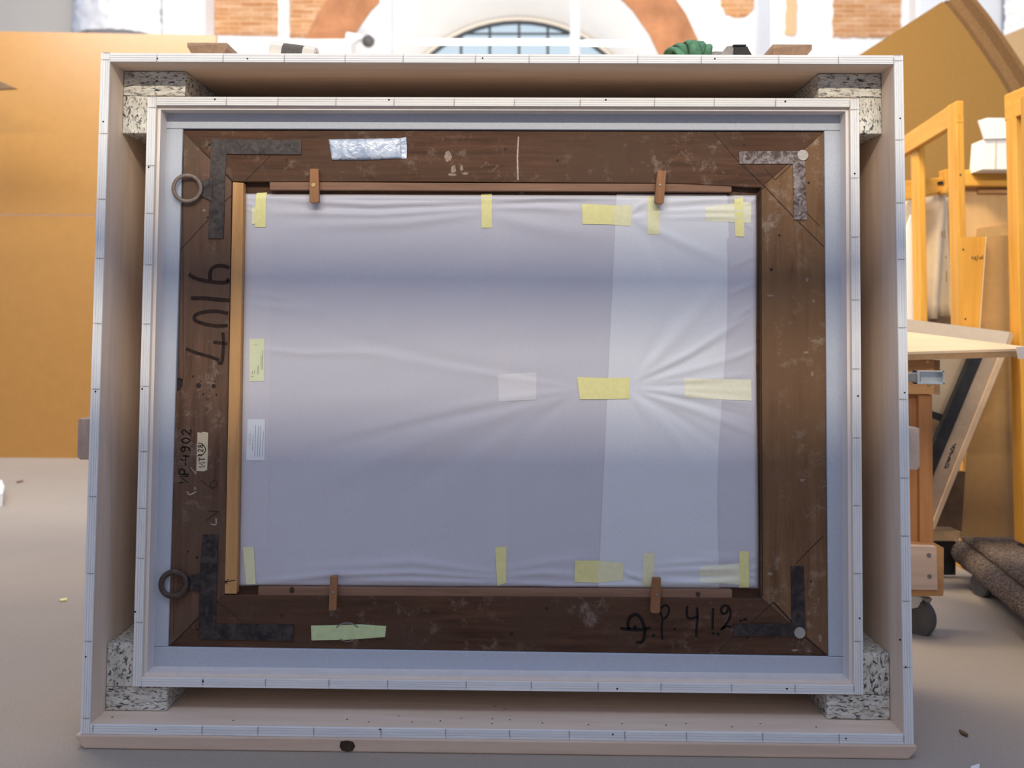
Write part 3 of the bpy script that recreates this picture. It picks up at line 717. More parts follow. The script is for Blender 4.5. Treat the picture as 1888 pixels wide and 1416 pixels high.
for pts, wd, am in [([(892, 384), (700, 396), (500, 392)], 6, 3.2), ([(892, 372), (680, 377), (480, 366)], 4, 3.0), ([(890, 394), (740, 412), (540, 416)], 11, 2.6), ([(890, 378), (700, 386), (560, 383)], 3.5, -2.4), ([(480, 364), (640, 362), (890, 365), (1130, 361)], 4, 2.2),
                    ([(905, 384), (990, 383), (1073, 388)], 6, 2.4), ([(905, 372), (1000, 366), (1140, 364)], 4, 2.6), ([(905, 377), (1000, 374), (1080, 375)], 3.5, -2.2), ([(907, 398), (1000, 420), (1120, 436)], 16, 2.0), ([(1163, 402), (1240, 440), (1342, 484)], 11, 2.4), ([(1163, 408), (1200, 450), (1260, 560)], 16, -1.4),
                    ([(1163, 392), (1180, 378), (1196, 372)], 3.5, 2.6), ([(1163, 397), (1180, 390), (1194, 388)], 3, -2.0), ([(1163, 404), (1180, 402), (1194, 403)], 3, 2.0), ([(1215, 374), (1290, 368), (1392, 362)], 5, 2.6), ([(1215, 384), (1290, 380), (1356, 378)], 4, -2.0), ([(1215, 390), (1290, 388), (1384, 388)], 4, 2.2), ([(1215, 402), (1290, 400), (1384, 400)], 4, 2.2),
                    ([(1370, 378), (1385, 372), (1396, 362)], 3, 2.4), ([(1371, 410), (1384, 418), (1394, 430)], 3, 2.0), ([(1372, 395), (1394, 396)], 3, 1.6),
                    ([(916, 1066), (760, 1055), (600, 1060), (480, 1074)], 6, 3.0), ([(916, 1056), (760, 1036), (520, 1052)], 10, 2.2), ([(916, 1074), (760, 1070), (640, 1070)], 4, 2.4), ([(934, 1062), (1000, 1056), (1060, 1060)], 6, 2.4), ([(934, 1050), (1010, 1036), (1090, 1030)], 10, 1.8), ([(934, 1074), (1040, 1080), (1180, 1078)], 4, 2.0),
                    ([(1150, 1054), (1170, 1062), (1186, 1066)], 4, 2.2), ([(1150, 1066), (1186, 1074)], 4, -1.6), ([(1206, 1040), (1290, 1034), (1362, 1030)], 5, 2.0), ([(1206, 1052), (1290, 1050), (1362, 1048)], 4, 2.2), ([(1206, 1062), (1290, 1064), (1362, 1062)], 4, -1.8), ([(1206, 1072), (1290, 1074), (1362, 1070)], 4, 2.4),
                    ([(1381, 1050), (1398, 1046)], 3, 1.8), ([(1381, 1060), (1398, 1064)], 3, 2.0), ([(1381, 1070), (1398, 1078)], 3, 2.0), ([(1381, 1028), (1394, 1026)], 3, 1.4), ([(1362, 1024), (1280, 1022)], 3.5, 1.2),
                    ([(449, 372), (462, 378), (472, 380)], 3, 1.6), ([(449, 382), (470, 392)], 3, 1.4), ([(452, 640), (560, 652), (720, 650)], 7, 1.0), ([(452, 560), (600, 575)], 9, 0.8), ([(452, 540), (540, 552)], 6, 0.8), ([(1396, 470), (1350, 492)], 5, 1.2), ([(1396, 520), (1340, 545)], 5, 1.2), ([(1396, 560), (1346, 590)], 5, 1.2), ([(1396, 640), (1350, 662)], 5, 1.2)]:
    fold(pts, wd, am)
def hh(px, py):
    """relief of the sheeting towards the viewer, metres, at a place on the sheet"""
    h = 0.0
    for pts, wd, am, xa, xb, ya, yb in FOLDS:
        if px < xa or px > xb or py < ya or py > yb: continue
        best = 1e9; bt = 0; n = len(pts) - 1
        for i in range(n):
            ax, ay = pts[i]; bx, by = pts[i + 1]; ux, uy = bx - ax, by - ay; l2 = ux * ux + uy * uy
            t = ((px - ax) * ux + (py - ay) * uy) / l2; t = 0.0 if t < 0 else 1.0 if t > 1 else t
            d = (px - ax - ux * t) ** 2 + (py - ay - uy * t) ** 2
            if d < best: best = d; bt = (i + t) / n
        w2 = wd * (0.55 + 0.6 * bt)
        k = best / (w2 * w2)
        if k < 8: h += am * 1.15 * math.exp(-k) * math.sin(math.pi * min(1, max(0, bt * 0.92 + 0.04))) ** 0.7
    h += 0.0022 * math.sin(px / 210.0 + 1.0) * math.sin((py - 0.16 * px) / 105.0 + 0.4) * ss(355, 470, py) * (1 - ss(1000, 1085, py))
    h += 0.00022 * math.sin(px / 31.0 + py / 17.0) * math.sin(py / 27.0 - px / 90.0)
    return h
def edgefall(px, py):
    e = min(py - (356 + (px - 448) * 0.003), 1084 + (px - 440) * 0.004 - py, px - (449 - (py - 356) * 0.0165), 1397 + (py - 356) * 0.004 - px)
    return 0.006 * (1 - ss(0, 7, e))
def sheet_y(off): return lambda x, y: YS - hh(x, y) - off + edgefall(x, y)
def sheet(name, quad, nx, ny, mat, off, parent, cut=None, thick=0.0):
    (x0, y0), (x1, y1), (x2, y2), (x3, y3) = quad; bm = bmesh.new(); g = []; fy = sheet_y(off)
    for j in range(ny + 1):
        v = j / ny; row = []
        for i in range(nx + 1):
            u = i / nx
            x = (x0 * (1 - u) + x1 * u) * (1 - v) + (x3 * (1 - u) + x2 * u) * v
            y = (y0 * (1 - u) + y1 * u) * (1 - v) + (y3 * (1 - u) + y2 * u) * v
            if cut: x, y = cut(x, y, u, v)
            p = at(x, y, YS); p.y = fy(x, y); row.append(bm.verts.new(p))
        g.append(row)
    for j in range(ny):
        for i in range(nx): bm.faces.new((g[j][i], g[j + 1][i], g[j + 1][i + 1], g[j][i + 1]))
    o = obj(name, bm, mat, parent, smooth=True, recalc=False)
    if thick:
        sd = o.modifiers.new('thickness', 'SOLIDIFY'); sd.thickness = thick; sd.offset = -1
    return o
def wob(x, y, u, v):
    if v > 0.995: y += 2.0 * math.sin(x / 21.0) * math.sin(x / 57.0)
    return x, y
sh = sheet('sheeting', [(449, 356), (1397, 359), (1401, 1087), (437, 1081)], 260, 200, 'sheet', 0.0, pic, wob, 0.004)
sheet('sheet_overlap', [(1137, 357), (1344, 358), (1330, 1086), (1103, 1085)], 60, 180, 'sheet2', 0.0006, pic,
      lambda x, y, u, v: (x + (u * (6 * math.sin((y - 400) / 105.0) - 5 + (4 if y < 440 else 0))), y))
sheet('bar_ghost', [(899, 420), (940, 420), (938, 1030), (897, 1030)], 8, 120, 'sheet_strip', 0.0003, pic)
sheet('bar_ghost', [(452, 420), (502, 420), (494, 1015), (444, 1015)], 8, 120, 'sheet_strip', 0.0003, pic)
sheet('square_patch', [(918, 691), (989, 686), (989, 737), (920, 740)], 14, 12, 'patch', 0.0006, pic)
def tape(name, quad, mat='tape', off=0.0011, nx=6, ny=12): return sheet(name, quad, nx, ny, mat, off, pic)
tape('tape_strip', [(472, 355), (491, 354), (490, 419), (470, 419)])
tape('tape_strip', [(465, 382), (473, 381), (472, 413), (464, 413)], 'tape_mid', 0.0009)
tape('tape_strip', [(887, 357), (907, 356), (907, 420), (888, 420)])
tape('tape_strip', [(1073, 376), (1133, 379), (1131, 414), (1074, 413)], 'tape', 0.0012, 16, 8)
tape('tape_strip', [(1133, 379), (1165, 378), (1163, 417), (1131, 415)], 'tape_mid', 0.0013, 10, 8)
tape('tape_strip', [(1194, 360), (1216, 360), (1215, 432), (1193, 432)], 'tape_mid', 0.0012)
tape('tape_strip', [(1353, 361), (1370, 361), (1372, 437), (1355, 436)])
tape('tape_strip', [(1300, 380), (1385, 372), (1384, 411), (1300, 408)], 'tape_pale', 0.0009, 20, 12)
tape('tape_strip', [(1064, 695), (1116, 697), (1115, 736), (1069, 736)], 'tape', 0.0016, 14, 10)
tape('tape_strip', [(1116, 697), (1160, 696), (1160, 735), (1115, 736)], 'tape', 0.0017, 14, 10)
tape('tape_strip', [(1262, 697), (1385, 700), (1386, 739), (1262, 733)], 'tape_pale', 0.0009, 30, 12)
tape('tape_strip', [(448, 1009), (468, 1007), (472, 1077), (454, 1077)], 'tape_mid')
tape('tape_strip', [(913, 1009), (934, 1008), (933, 1074), (917, 1080)])
tape('tape_strip', [(1060, 1033), (1104, 1033), (1102, 1074), (1059, 1073)], 'tape', 0.0012, 12, 8)
tape('tape_strip', [(1104, 1033), (1150, 1038), (1148, 1070), (1102, 1074)], 'tape_mid', 0.0013, 12, 8)
tape('tape_strip', [(1186, 1019), (1206, 1019), (1205, 1083), (1184, 1083)], 'tape_mid', 0.0012)
tape('tape_strip', [(1362, 1015), (1380, 1016), (1381, 1083), (1363, 1084)])
tape('tape_strip', [(1290, 1045), (1362, 1038), (1364, 1078), (1290, 1072)], 'tape_pale', 0.0009, 20, 12)
# labels with small print
lg = sheet('label_slip', [(460, 625), (488, 624), (487, 702), (460, 703)], 6, 10, 'label_green', 0.0011, pic)
lw = sheet('label_slip', [(457, 773), (489, 773), (488, 849), (454, 849)], 6, 10, 'label_white', 0.0011, pic)
def prints(parent, lines, wd):
    bm = bmesh.new(); f = sheet_y(0.0015)
    for l in lines: ribbon_bm(l, wd, YS, bm=bm, fn=f)
    obj('small_print', bm, 'paper_ink', parent, recalc=False)
prints(lg, [[(485, 646), (484.5, 682)], [(482, 655), (482, 681)], [(475.5, 675), (475, 690)], [(477.5, 673), (477, 689)], [(466, 684), (466, 690)], [(470, 683), (470, 689)], [(474, 634), (474, 637)], [(470, 634), (470, 637)], [(463, 694), (468, 694)]], 0.7)
prints(lw, [[(486, 795), (484, 840)], [(481, 785), (479, 842)], [(477, 785), (475, 842)], [(472, 784), (470, 842)], [(467, 800), (466, 830)], [(463.5, 800), (459.5, 800)], [(463.5, 804), (459.5, 804)], [(463, 809), (459, 809)], [(463, 813), (459, 813)], [(463, 818), (459, 818)]], 0.6)

# ---- ironwork
def bracket(px, mat, screws):
    o = slab('corner_bracket', px, YP - 0.0022, 0.0022, mat, pic, bevel=0.0004)
    for (x, y, r) in screws:
        s = disc('screw', x, y, YP - 0.0029, r, 0.0012, mat, o, 12, bevel=0.0003)
bracket([(391, 256), (556, 258), (555, 285), (418, 284), (415, 322), (412, 440), (384, 440), (388, 293)], 'iron', [(401, 293, 4), (402, 352, 4), (400, 338, 3), (398, 419, 4), (487, 270, 4.5), (539, 270, 4)])
bracket([(373, 986), (402, 986), (397, 1150), (541, 1152), (540, 1182), (366, 1179), (368, 1058)], 'iron_black', [(386, 1005, 4.5), (382, 1071, 4), (380, 1134, 3), (408, 1166, 4.5), (522, 1168, 4)])
bracket([(1363, 279), (1484, 278), (1488, 405), (1464, 405), (1462, 302), (1363, 302)], 'iron_rust', [(1373, 288, 4), (1476, 311, 3), (1473, 393, 4)])
bracket([(1458, 1044), (1482, 1044), (1486, 1174), (1352, 1173), (1352, 1151), (1460, 1150)], 'iron_black', [(1470, 1057, 3.5), (1472, 1137, 3.5)])
disc('metal_disc', 1480.5, 286, YP - 0.0034, 10, 0.0014, 'washer', pic, 24, bevel=0.0004)
disc('metal_disc', 1475, 1167, YP - 0.0034, 10, 0.0014, 'washer', pic, 24, bevel=0.0004)
def ring(cx, cy, ro, ri, tilt, mat, Y):
    s = (Y - CAM.y) / F; c = at(cx, cy, Y); R = (ro + ri) / 2 * s; r = (ro - ri) / 2 * s
    bm = bmesh.new(); n1, n2 = 40, 8; g = []
    for i in range(n1):
        a = 2 * math.pi * i / n1; row = []
        for j in range(n2):
            b = 2 * math.pi * j / n2
            rr = R + r * math.cos(b)
            row.append(bm.verts.new((c.x + rr * math.cos(a), c.y + min(r, 0.0022) * math.sin(b) + tilt * (math.cos(a)) * R, c.z + rr * math.sin(a))))
        g.append(row)
    for i in range(n1):
        for j in range(n2): bm.faces.new((g[i][j], g[(i + 1) % n1][j], g[(i + 1) % n1][(j + 1) % n2], g[i][(j + 1) % n2]))
    return obj('hanging_ring', bm, mat, pic, smooth=True)
rg = ring(345, 347, 28, 20.5, 0.15, 'hook_light', YP - 0.011)
slab('strap', [(372, 334), (392, 326), (392, 372), (372, 362), (366, 348)], YP - 0.0035, 0.0035, 'iron', pic, bevel=0.0005)
rg = ring(320, 1077, 27, 16.5, 0.12, 'hook', YP - 0.010)
slab('strap', [(342, 1064), (369, 1058), (369, 1090), (343, 1088), (336, 1076)], YP - 0.0035, 0.0035, 'iron_black', pic, bevel=0.0005)
# turn buttons
for q, (sx_, sy_), mt in [([(571, 311), (587, 311), (588, 372), (585, 374), (573, 374), (570, 372)], (577.5, 341), 'brass'),
                     ([(1212, 314), (1229, 315), (1224, 374), (1221, 376), (1209, 375), (1207, 372)], (1217, 341), 'screw'),
                     ([(608, 1063), (622, 1062), (620, 1126), (606, 1126)], (614, 1092), 'screw'),
                     ([(1203, 1066), (1219, 1066), (1217, 1129), (1214, 1131), (1202, 1131), (1199, 1128)], (1211.5, 1097), 'screw')]:
    tb = slab('turn_button', q, YP - 0.011, 0.0105, 'pine_z' if mt == 'brass' else 'brown_z', pic, bevel=0.0012)
    tb.data.materials[0] = M['button']if 'button' in M else M.setdefault('button', wood('turn_button_wood', (0.25, 0.115, 0.055), (0.38, 0.19, 0.095), 'z', 0.45, 60))
    disc('screw', sx_, sy_, YP - 0.0122, 4 if mt == 'brass' else 2.6, 0.002, mt, tb, 12, bevel=0.0004)
# ---- writing in brush and chalk, tape scraps
yw = YP - 0.0003
strokes('brush_number', [[(348, 505), (356, 511), (370, 516), (392, 520), (412, 521), (423, 519)], [(423, 494), (410, 490), (398, 491), (390, 497), (387, 507), (388, 516)], [(423, 515), (418, 518)]], 7, yw, 'faded_ink', pic)
strokes('brush_number', [[(352, 550), (375, 550), (400, 552), (423, 554)]], 7.5, yw - 0.00004, 'faded_ink', pic)
strokes('brush_number', [[(420, 578), (400, 574), (378, 575), (362, 580), (358, 586), (362, 592), (380, 598), (400, 601), (420, 600)]], 6.5, yw - 0.00008, 'faded_ink', pic)
strokes('brush_number', [[(343, 643), (360, 650), (385, 657), (404, 664)], [(411, 613), (412, 635), (409, 668), (402, 668)], [(393, 631), (405, 632), (419, 634)]], 6, yw - 0.00012, 'faded_ink', pic)
def rot_strokes(name, lines, ox, oy, s, wd, Y, mat, parent, slant=0.0):
    """glyph strokes (u along the line, v up) written upwards along the rail"""
    strokes(name, [[(ox + slant * u * s - v * s * -1 * 1.0 * -1, oy - u * s) for u, v in l] for l in lines], wd, Y, mat, parent)
GL = {'I_': [[(0, 1), (0, 0), (0.7, 1), (0.7, 0)]],
      'P': [[(0, 0), (0, 1), (0.45, 0.95), (0.55, 0.72), (0.4, 0.5), (0, 0.45)]],
      '-': [[(0, 0.4), (0.4, 0.4)]],
      '4': [[(0.1, 1), (0.0, 0.4), (0.62, 0.42)], [(0.5, 0.75), (0.45, 0)]],
      '9': [[(0.55, 0.75), (0.3, 1), (0.05, 0.75), (0.25, 0.5), (0.52, 0.65), (0.55, 0.8), (0.5, 0.3), (0.25, 0.0), (0.08, 0.1)]],
      '0': [[(0.3, 1), (0.02, 0.5), (0.3, 0), (0.58, 0.5), (0.3, 1)]],
      '2': [[(0.02, 0.75), (0.28, 1), (0.52, 0.75), (0.3, 0.4), (0.0, 0.02), (0.6, 0.02)]],
      'T': [[(0, 1), (0.7, 1)], [(0.35, 1), (0.35, 0)]],
      '8': [[(0.28, 0.5), (0.05, 0.75), (0.28, 1), (0.5, 0.75), (0.28, 0.5), (0.02, 0.25), (0.28, 0), (0.55, 0.25), (0.28, 0.5)]],
      '(': [[(0.35, 1.15), (0.05, 0.5), (0.35, -0.15)]], ')': [[(-0.1, 1.15), (0.3, 0.9), (0.3, 0.1), (-0.2, -0.35), (-0.9, -0.25)]]}
def upward(name, text, x_base, y0, s, wd, Y, mat, parent, adv=0.85, lean=0.0):
    u0 = 0; Ls = []
    for ch in text:
        for l in GL[ch]: Ls.append([(x_base + lean * (u0 + u) * s - (v) * s, y0 - (u0 + u) * s) for u, v in l])
        u0 += adv if ch not in '-(' else 0.55
    sharp = [l for l in Ls]
    bm = bmesh.new()
    for l in sharp: ribbon_bm(smooth_pts(l, 3) if len(l) > 4 else l, wd, Y, bm=bm)
    return obj(name, bm, mat, parent, recalc=False)
upward('inventory_number', ['I_', 'P', '-', '4', '9', '0', '2'], 347, 890, 17.0, 2.6, yw, 'ink', pic, 0.93, 0.05)
sc_ = slab('tape_scrap', [(364, 797), (370, 798), (376, 796), (384, 798), (382, 866), (376, 869), (362, 868)], YP - 0.0006, 0.0005, 'tape_cream', pic)
upward('pen_note', ['I_', 'T'], 378, 861, 11, 1.5, YP - 0.0009, 'ink', sc_, 0.95)
upward('pen_note', ['2', '8'], 374, 833, 9, 1.5, YP - 0.0009, 'ink', sc_, 0.85)
strokes('pen_note', [[(364, 841), (368, 838), (373, 839)], [(365, 817), (372, 818), (378, 825), (378, 833), (371, 840), (366, 839)]], 1.5, YP - 0.00092, 'ink', sc_)
for l, wd in [([(352, 862), (358, 870), (361, 874), (361, 868)], 1.6), ([(370, 885), (378, 892), (392, 902)], 1.2), ([(398, 885), (388, 890), (392, 900), (399, 896), (400, 886)], 1.2), ([(380, 960), (400, 945)], 1.4), ([(384, 942), (404, 944)], 1.4), ([(388, 966), (398, 967), (398, 955)], 2), ([(345, 906), (350, 912), (362, 906)], 2.4)]:
    o = strokes('chalk_mark', [l], wd, yw, 'chalk' if wd >= 1.6 else 'faded_ink', pic)
strokes('brush_letter', [[(1159, 1160), (1158, 1147), (1163, 1137), (1172, 1133), (1180, 1138), (1186, 1150), (1189, 1163), (1187, 1178), (1182, 1184), (1173, 1184)], [(1144, 1159), (1160, 1160), (1180, 1161), (1199, 1158)]], [6.2] * 40, yw, 'ink', pic)
strokes('brush_letter', [[(1221, 1179), (1220, 1160), (1221, 1140), (1216, 1127)], [(1218, 1122), (1226, 1116), (1233, 1120), (1232, 1132), (1224, 1142)]], 4.2, yw - 0.00004, 'ink', pic)
strokes('brush_letter', [[(1267, 1117), (1266, 1132), (1270, 1140), (1280, 1139), (1287, 1137)], [(1285, 1120), (1286, 1140), (1284, 1160), (1284, 1175)]], 4.6, yw - 0.00008, 'ink', pic)
strokes('brush_letter', [[(1315, 1121), (1314, 1140), (1314, 1161)]], 4.2, yw - 0.00012, 'ink', pic)
strokes('brush_letter', [[(1329, 1124), (1334, 1117), (1342, 1118), (1347, 1128), (1345, 1140), (1338, 1152), (1329, 1162), (1338, 1155), (1349, 1156)], [(1329, 1124), (1332, 1131), (1340, 1129), (1342, 1122)]], 4.4, yw - 0.00016, 'ink', pic)
for (x, y, rx, rz) in [(1171, 1156, 4, 3.5), (1205, 1172, 3.2, 3), (1244, 1160, 3, 2.4), (1315, 1168, 3, 2.5), (1324, 1169, 3, 3), (1366, 1144, 3, 2.2), (1374, 1142, 4, 2.6)]:
    disc('ink_blot', x, y, yw, rx, 0.0003, 'ink', pic, 10, rzpx=rz)
# hanger under green tape
gt = slab('green_tape', [(573, 1154), (611, 1153.5), (664, 1152), (694, 1154), (712, 1155), (710, 1175), (695, 1176), (640, 1180), (574, 1181)], YP - 0.004, 0.0035, 'tape_green', pic, bevel=0.0008)
hr = [(620, 1157), (628, 1151), (640, 1148.5), (652, 1151), (660, 1157)]
strokes('covered_ring', [hr], 2.2, YP - 0.0046, 'screw', gt)
strokes('covered_ring', [[(626, 1178), (636, 1182), (646, 1182), (654, 1178)]], 2.0, YP - 0.0046, 'screw', gt)
for (x, y) in [(642, 1172), (662, 1160), (688, 1160), (688, 1171)]: disc('covered_screw', x, y, YP - 0.0046, 3.4, 0.0012, 'tape_green', gt, 12)
# clear packet
pk = thing('plastic_packet', at(680, 293, YP - 0.003), 'clear bluish plastic packet stuck on the top rail of the old frame', 'packet')
qa = [(606, 257), (739, 254.5), (741, 292), (612, 295)]
bm = bmesh.new(); g = []; rr = random.Random(3); nx, ny = 34, 10
for j in range(ny + 1):
    row = []
    for i in range(nx + 1):
        u, v = i / nx, j / ny
        x = (qa[0][0] * (1 - u) + qa[1][0] * u) * (1 - v) + (qa[3][0] * (1 - u) + qa[2][0] * u) * v
        y = (qa[0][1] * (1 - u) + qa[1][1] * u) * (1 - v) + (qa[3][1] * (1 - u) + qa[2][1] * u) * v + (1.5 * math.sin(u * 3) if v > 0.95 else 0)
        hgt = 0.0045 * (math.sin(math.pi * u) * math.sin(math.pi * v)) ** 0.5 if 0 < u < 1 and 0 < v < 1 else 0
        # outline of a ring lying inside
        dr = math.hypot((x - 656), (y - 274)); hgt += 0.002 * math.exp(-((dr - 13) / 2.5) ** 2) * (1 if 0 < v < 1 else 0)
        p = at(x, y, YP - 0.0012); p.y -= hgt + (rr.uniform(0, 0.0012) if 0 < v < 1 else 0); row.append(bm.verts.new(p))
    g.append(row)
for j in range(ny):
    for i in range(nx): bm.faces.new((g[j][i], g[j + 1][i], g[j + 1][i + 1], g[j][i + 1]))
o = obj('pouch', bm, 'packet', pk, smooth=True, recalc=False); sd = o.modifiers.new('thickness', 'SOLIDIFY'); sd.thickness = 0.0009; sd.offset = -1
slab('sealed_edge', [(739, 254), (749, 253), (749, 256), (750, 270), (749.5, 292), (741, 292.5)], YP - 0.0016, 0.0012, 'packet', pk)

# ================================================================== THINGS ON TOP OF THE CRATE
def on_top(px, py, Y): return at(px, py, Y)
# roll of packing tape, lying on its side
Yr = 0.17; R_ = 0.036; c0 = at(504, 92, Yr); c1 = at(578, 92, Yr)
rl = thing('tape_roll', ((c0.x + c1.x) / 2, Yr, zt), 'clear packing tape roll with a printed band on the crate lid', 'tape roll')
def tube_x(name, x0, x1, yc, zc, r0, r1, mat, parent, n=32, yaw=0.0):
    bm = bmesh.new(); prof = [(x0, r1), (x1, r1), (x1, r0), (x0, r0)]; g = []
    for i in range(n):
        a = 2 * math.pi * i / n
        g.append([bm.verts.new((x, yc + r * math.cos(a) + (x - x0) * yaw, zc + r * math.sin(a))) for x, r in prof])
    for i in range(n):
        for j in range(4): bm.faces.new((g[i][j], g[i][(j + 1) % 4], g[(i + 1) % n][(j + 1) % 4], g[(i + 1) % n][j]))
    return obj(name, bm, mat, parent, smooth=False, bevel=0.0008)
zr = zt + R_ + 0.001
tube_x('tape_winding', c0.x, c1.x, Yr, zr, 0.026, R_, 'tape_clear', rl, yaw=0.45)
tube_x('cardboard_core', c0.x - 0.001, c1.x + 0.0008, Yr, zr, 0.023, 0.026, 'tape_core', rl, yaw=0.45)
tube_x('printed_band', c0.x + 0.022, c0.x + 0.058, Yr + 0.0095, zr, R_, R_ + 0.0004, 'tape_print', rl, yaw=0.45)
def bundle(name, outline_c, rx, ry, rz, mat, label, cat, seed, ridges, loc_z):
    bm = bmesh.new(); bmesh.ops.create_uvsphere(bm, u_segments=40, v_segments=20, radius=1.0)
    r = random.Random(seed)
    for v in bm.verts:
        a = math.atan2(v.co.y, v.co.x); k = 1 + 0.10 * math.sin(ridges * v.co.x * 3.1 + 2 * v.co.y + seed) + 0.06 * math.sin(9 * v.co.y + 4 * v.co.z)
        z = max(v.co.z, -0.55)
        v.co = Vector((outline_c.x + v.co.x * rx * k + 0.12 * rz * z, outline_c.y + v.co.y * ry * k, loc_z + (z + 0.55) / 1.55 * rz * k))
    return obj(name, bm, mat, smooth=True)
gb = thing('webbing_bundle', (at(1272, 97, 0.10).x, 0.10, zt), 'bundle of green webbing strap on the crate lid', 'strap')
for k, (px, w_, hpx, tl) in enumerate([(1250, 0.016, 92, -0.9), (1260, 0.022, 84, -0.6), (1274, 0.024, 78, -0.25), (1285, 0.018, 80, 0.1), (1295, 0.014, 86, 0.4)]):
    Yg = 0.08 + 0.012 * (k % 2); c = at(px, hpx - 1, Yg + 0.045); bm = bmesh.new(); g = []; n = 28
    hgt = c.z - zt
    for i in range(n):
        a = 2 * math.pi * i / n
        zz = zt + hgt / 2 + hgt / 2 * math.sin(a) * (1.0 + 0.04 * math.sin(3 * a)); yy = Yg + 0.045 + 0.05 * math.cos(a)
        g.append([bm.verts.new((c.x + d * w_ * 0.5 + tl * 0.02 * math.sin(a) - (0.004 if abs(d) == 1 else 0) * 0, yy + (0.002 if abs(d) == 1 else -0.001), zz - (0.003 if abs(d) == 1 else 0))) for d in (-1, -0.5, 0, 0.5, 1)])
    for i in range(n):
        for j in range(4): bm.faces.new((g[i][j], g[i][j + 1], g[(i + 1) % n][j + 1], g[(i + 1) % n][j]))
    for v in bm.verts: v.co.z = max(v.co.z, zt + 0.001)
    o = obj('webbing_loop', bm, 'green', gb, smooth=True); sd = o.modifiers.new('thickness', 'SOLIDIFY'); sd.thickness = 0.003
gl = thing('ratchet_buckle', (at(1358, 97, 0.10).x, 0.10, zt), 'grey and black ratchet buckle beside the green strap on the lid', 'buckle')
bp = [(1328, 100), (1341, 84), (1353, 83), (1376, 84), (1387, 99), (1387, 140), (1328, 140)]
def lid_poly(px): return [(p[0], max(0, 0)) for p in px]
def on_lid(name, pts, Y, t, mat, parent, **k):
    P = []
    for x, y in pts:
        p = at(x, y, Y); p.z = max(p.z, zt + 0.0005); P.append(p)
    return obj(name, prism(P, (0, t, 0)), mat, parent, **k)
on_lid('buckle_body', bp, 0.09, 0.06, 'greybag', gl, bevel=0.003)
on_lid('buckle_lever', [(1354, 87), (1378, 85), (1385, 99), (1380, 128), (1352, 128)], 0.084, 0.006, 'black', gl, bevel=0.001)
on_lid('buckle_pin', [(1352, 82), (1376, 82), (1376, 84), (1352, 84)], 0.084, 0.05, 'black', gl)
on_lid('strap_tail', [(1302, 97), (1320, 94), (1340, 95), (1340, 128), (1302, 128)], 0.095, 0.03, 'greybag', gl, bevel=0.001)

# ================================================================== RIGHT SIDE: WORK TABLE
tb = thing('work_table', (at(1705, 1178, 0.66).x, 0.66, 0), 'wheeled wooden work table just behind the right side of the crate', 'table')
A, B, C_ = at(1893, 642.5, 0.60), at(1560, 652, 0.55), at(1560, 597, 0.97)
D_ = A + (C_ - B) * 0.06
obj('tabletop', prism([A, B, C_, D_], (0, 0, -0.006)), 'mdf', tb)
obj('tabletop_edge', prism([p + Vector((0, 0.001, -0.0065)) for p in (A, B, C_, D_)], (0, 0, -0.013)), 'mdf_edge', tb)
slab('corner_tape', [(1874, 640), (1890, 639), (1892, 661), (1878, 662)], 0.594, 0.004, 'paper', tb)
ap = slab('apron', [(1640, 662), (1722, 664), (1723, 727), (1640, 726)], 0.62, 0.018, 'mdf_edge', tb, bevel=0.001); ap.data.materials[0] = M['pine_x']
slab('apron_end', [(1722, 664), (1733, 664), (1733, 728), (1723, 727)], 0.632, 0.10, 'mdf_edge', tb)
for (x, y) in [(1710, 667), (1713, 710)]: disc('screw', x, y, 0.6185, 3, 0.002, 'brass', ap, 10)
slab('leg', [(1640, 727), (1696, 727), (1700, 1008), (1640, 1008)], 0.642, 0.02, 'oak', tb)
slab('leg', [(1694, 727), (1719, 728), (1722, 1008), (1697, 1008)], 0.628, 0.05, 'oak', tb, bevel=0.002)
ft = slab('foot_block', [(1640, 1006), (1727, 1008), (1729, 1088), (1640, 1088)], 0.60, 0.02, 'batten_x', tb, bevel=0.001)
slab('foot_block', [(1640, 1001), (1725, 1002), (1740, 1010), (1740, 1088), (1640, 1088)], 0.621, 0.08, 'pine_x', tb)
slab('foot_plate', [(1640, 1088.5), (1740, 1088.5), (1739, 1099), (1640, 1099)], 0.605, 0.10, 'pine_x', tb)
for (x, y) in [(1713, 1024), (1714, 1063)]: disc('screw', x, y, 0.5985, 4, 0.002, 'screw', ft, 12)
cw = slab('caster_fork', [(1640, 1099), (1705, 1100), (1692, 1120), (1640, 1130)], 0.64, 0.03, 'steel', tb)
def wheel(name, cxp, cyp, Y, rp, wdt, mat, parent, ang):
    s = (Y - CAM.y) / F; c = at(cxp, cyp, Y); r = rp * s
    bm = bmesh.new(); n = 28; g = []
    ax = Vector((math.cos(ang), math.sin(ang), 0)); ra = Vector((-math.sin(ang), math.cos(ang), 0))
    for i in range(n):
        a = 2 * math.pi * i / n
        g.append([bm.verts.new(c + ax * w_ + (ra * math.cos(a) + Vector((0, 0, 1)) * math.sin(a)) * q) for w_, q in ((-wdt / 2, r * 0.3), (-wdt / 2, r * 0.9), (-wdt * 0.3, r), (wdt * 0.3, r), (wdt / 2, r * 0.9), (wdt / 2, r * 0.3))])
    for i in range(n):
        for j in range(5): bm.faces.new((g[i][j], g[i][j + 1], g[(i + 1) % n][j + 1], g[(i + 1) % n][j]))
    bm.faces.new([g[i][0] for i in range(n)]); bm.faces.new([g[i][5] for i in range(n)][::-1])
    return obj(name, bm, mat, parent, smooth=False)
wh = wheel('caster_wheel', 1683, 1137, 0.665, 39, 0.03, 'rubber', tb, 0.9)
bp_ = slab('brake_pedal', [(1706, 1103), (1720, 1104), (1716, 1112), (1707, 1110)], 0.62, 0.02, 'screw', tb, bevel=0.002)

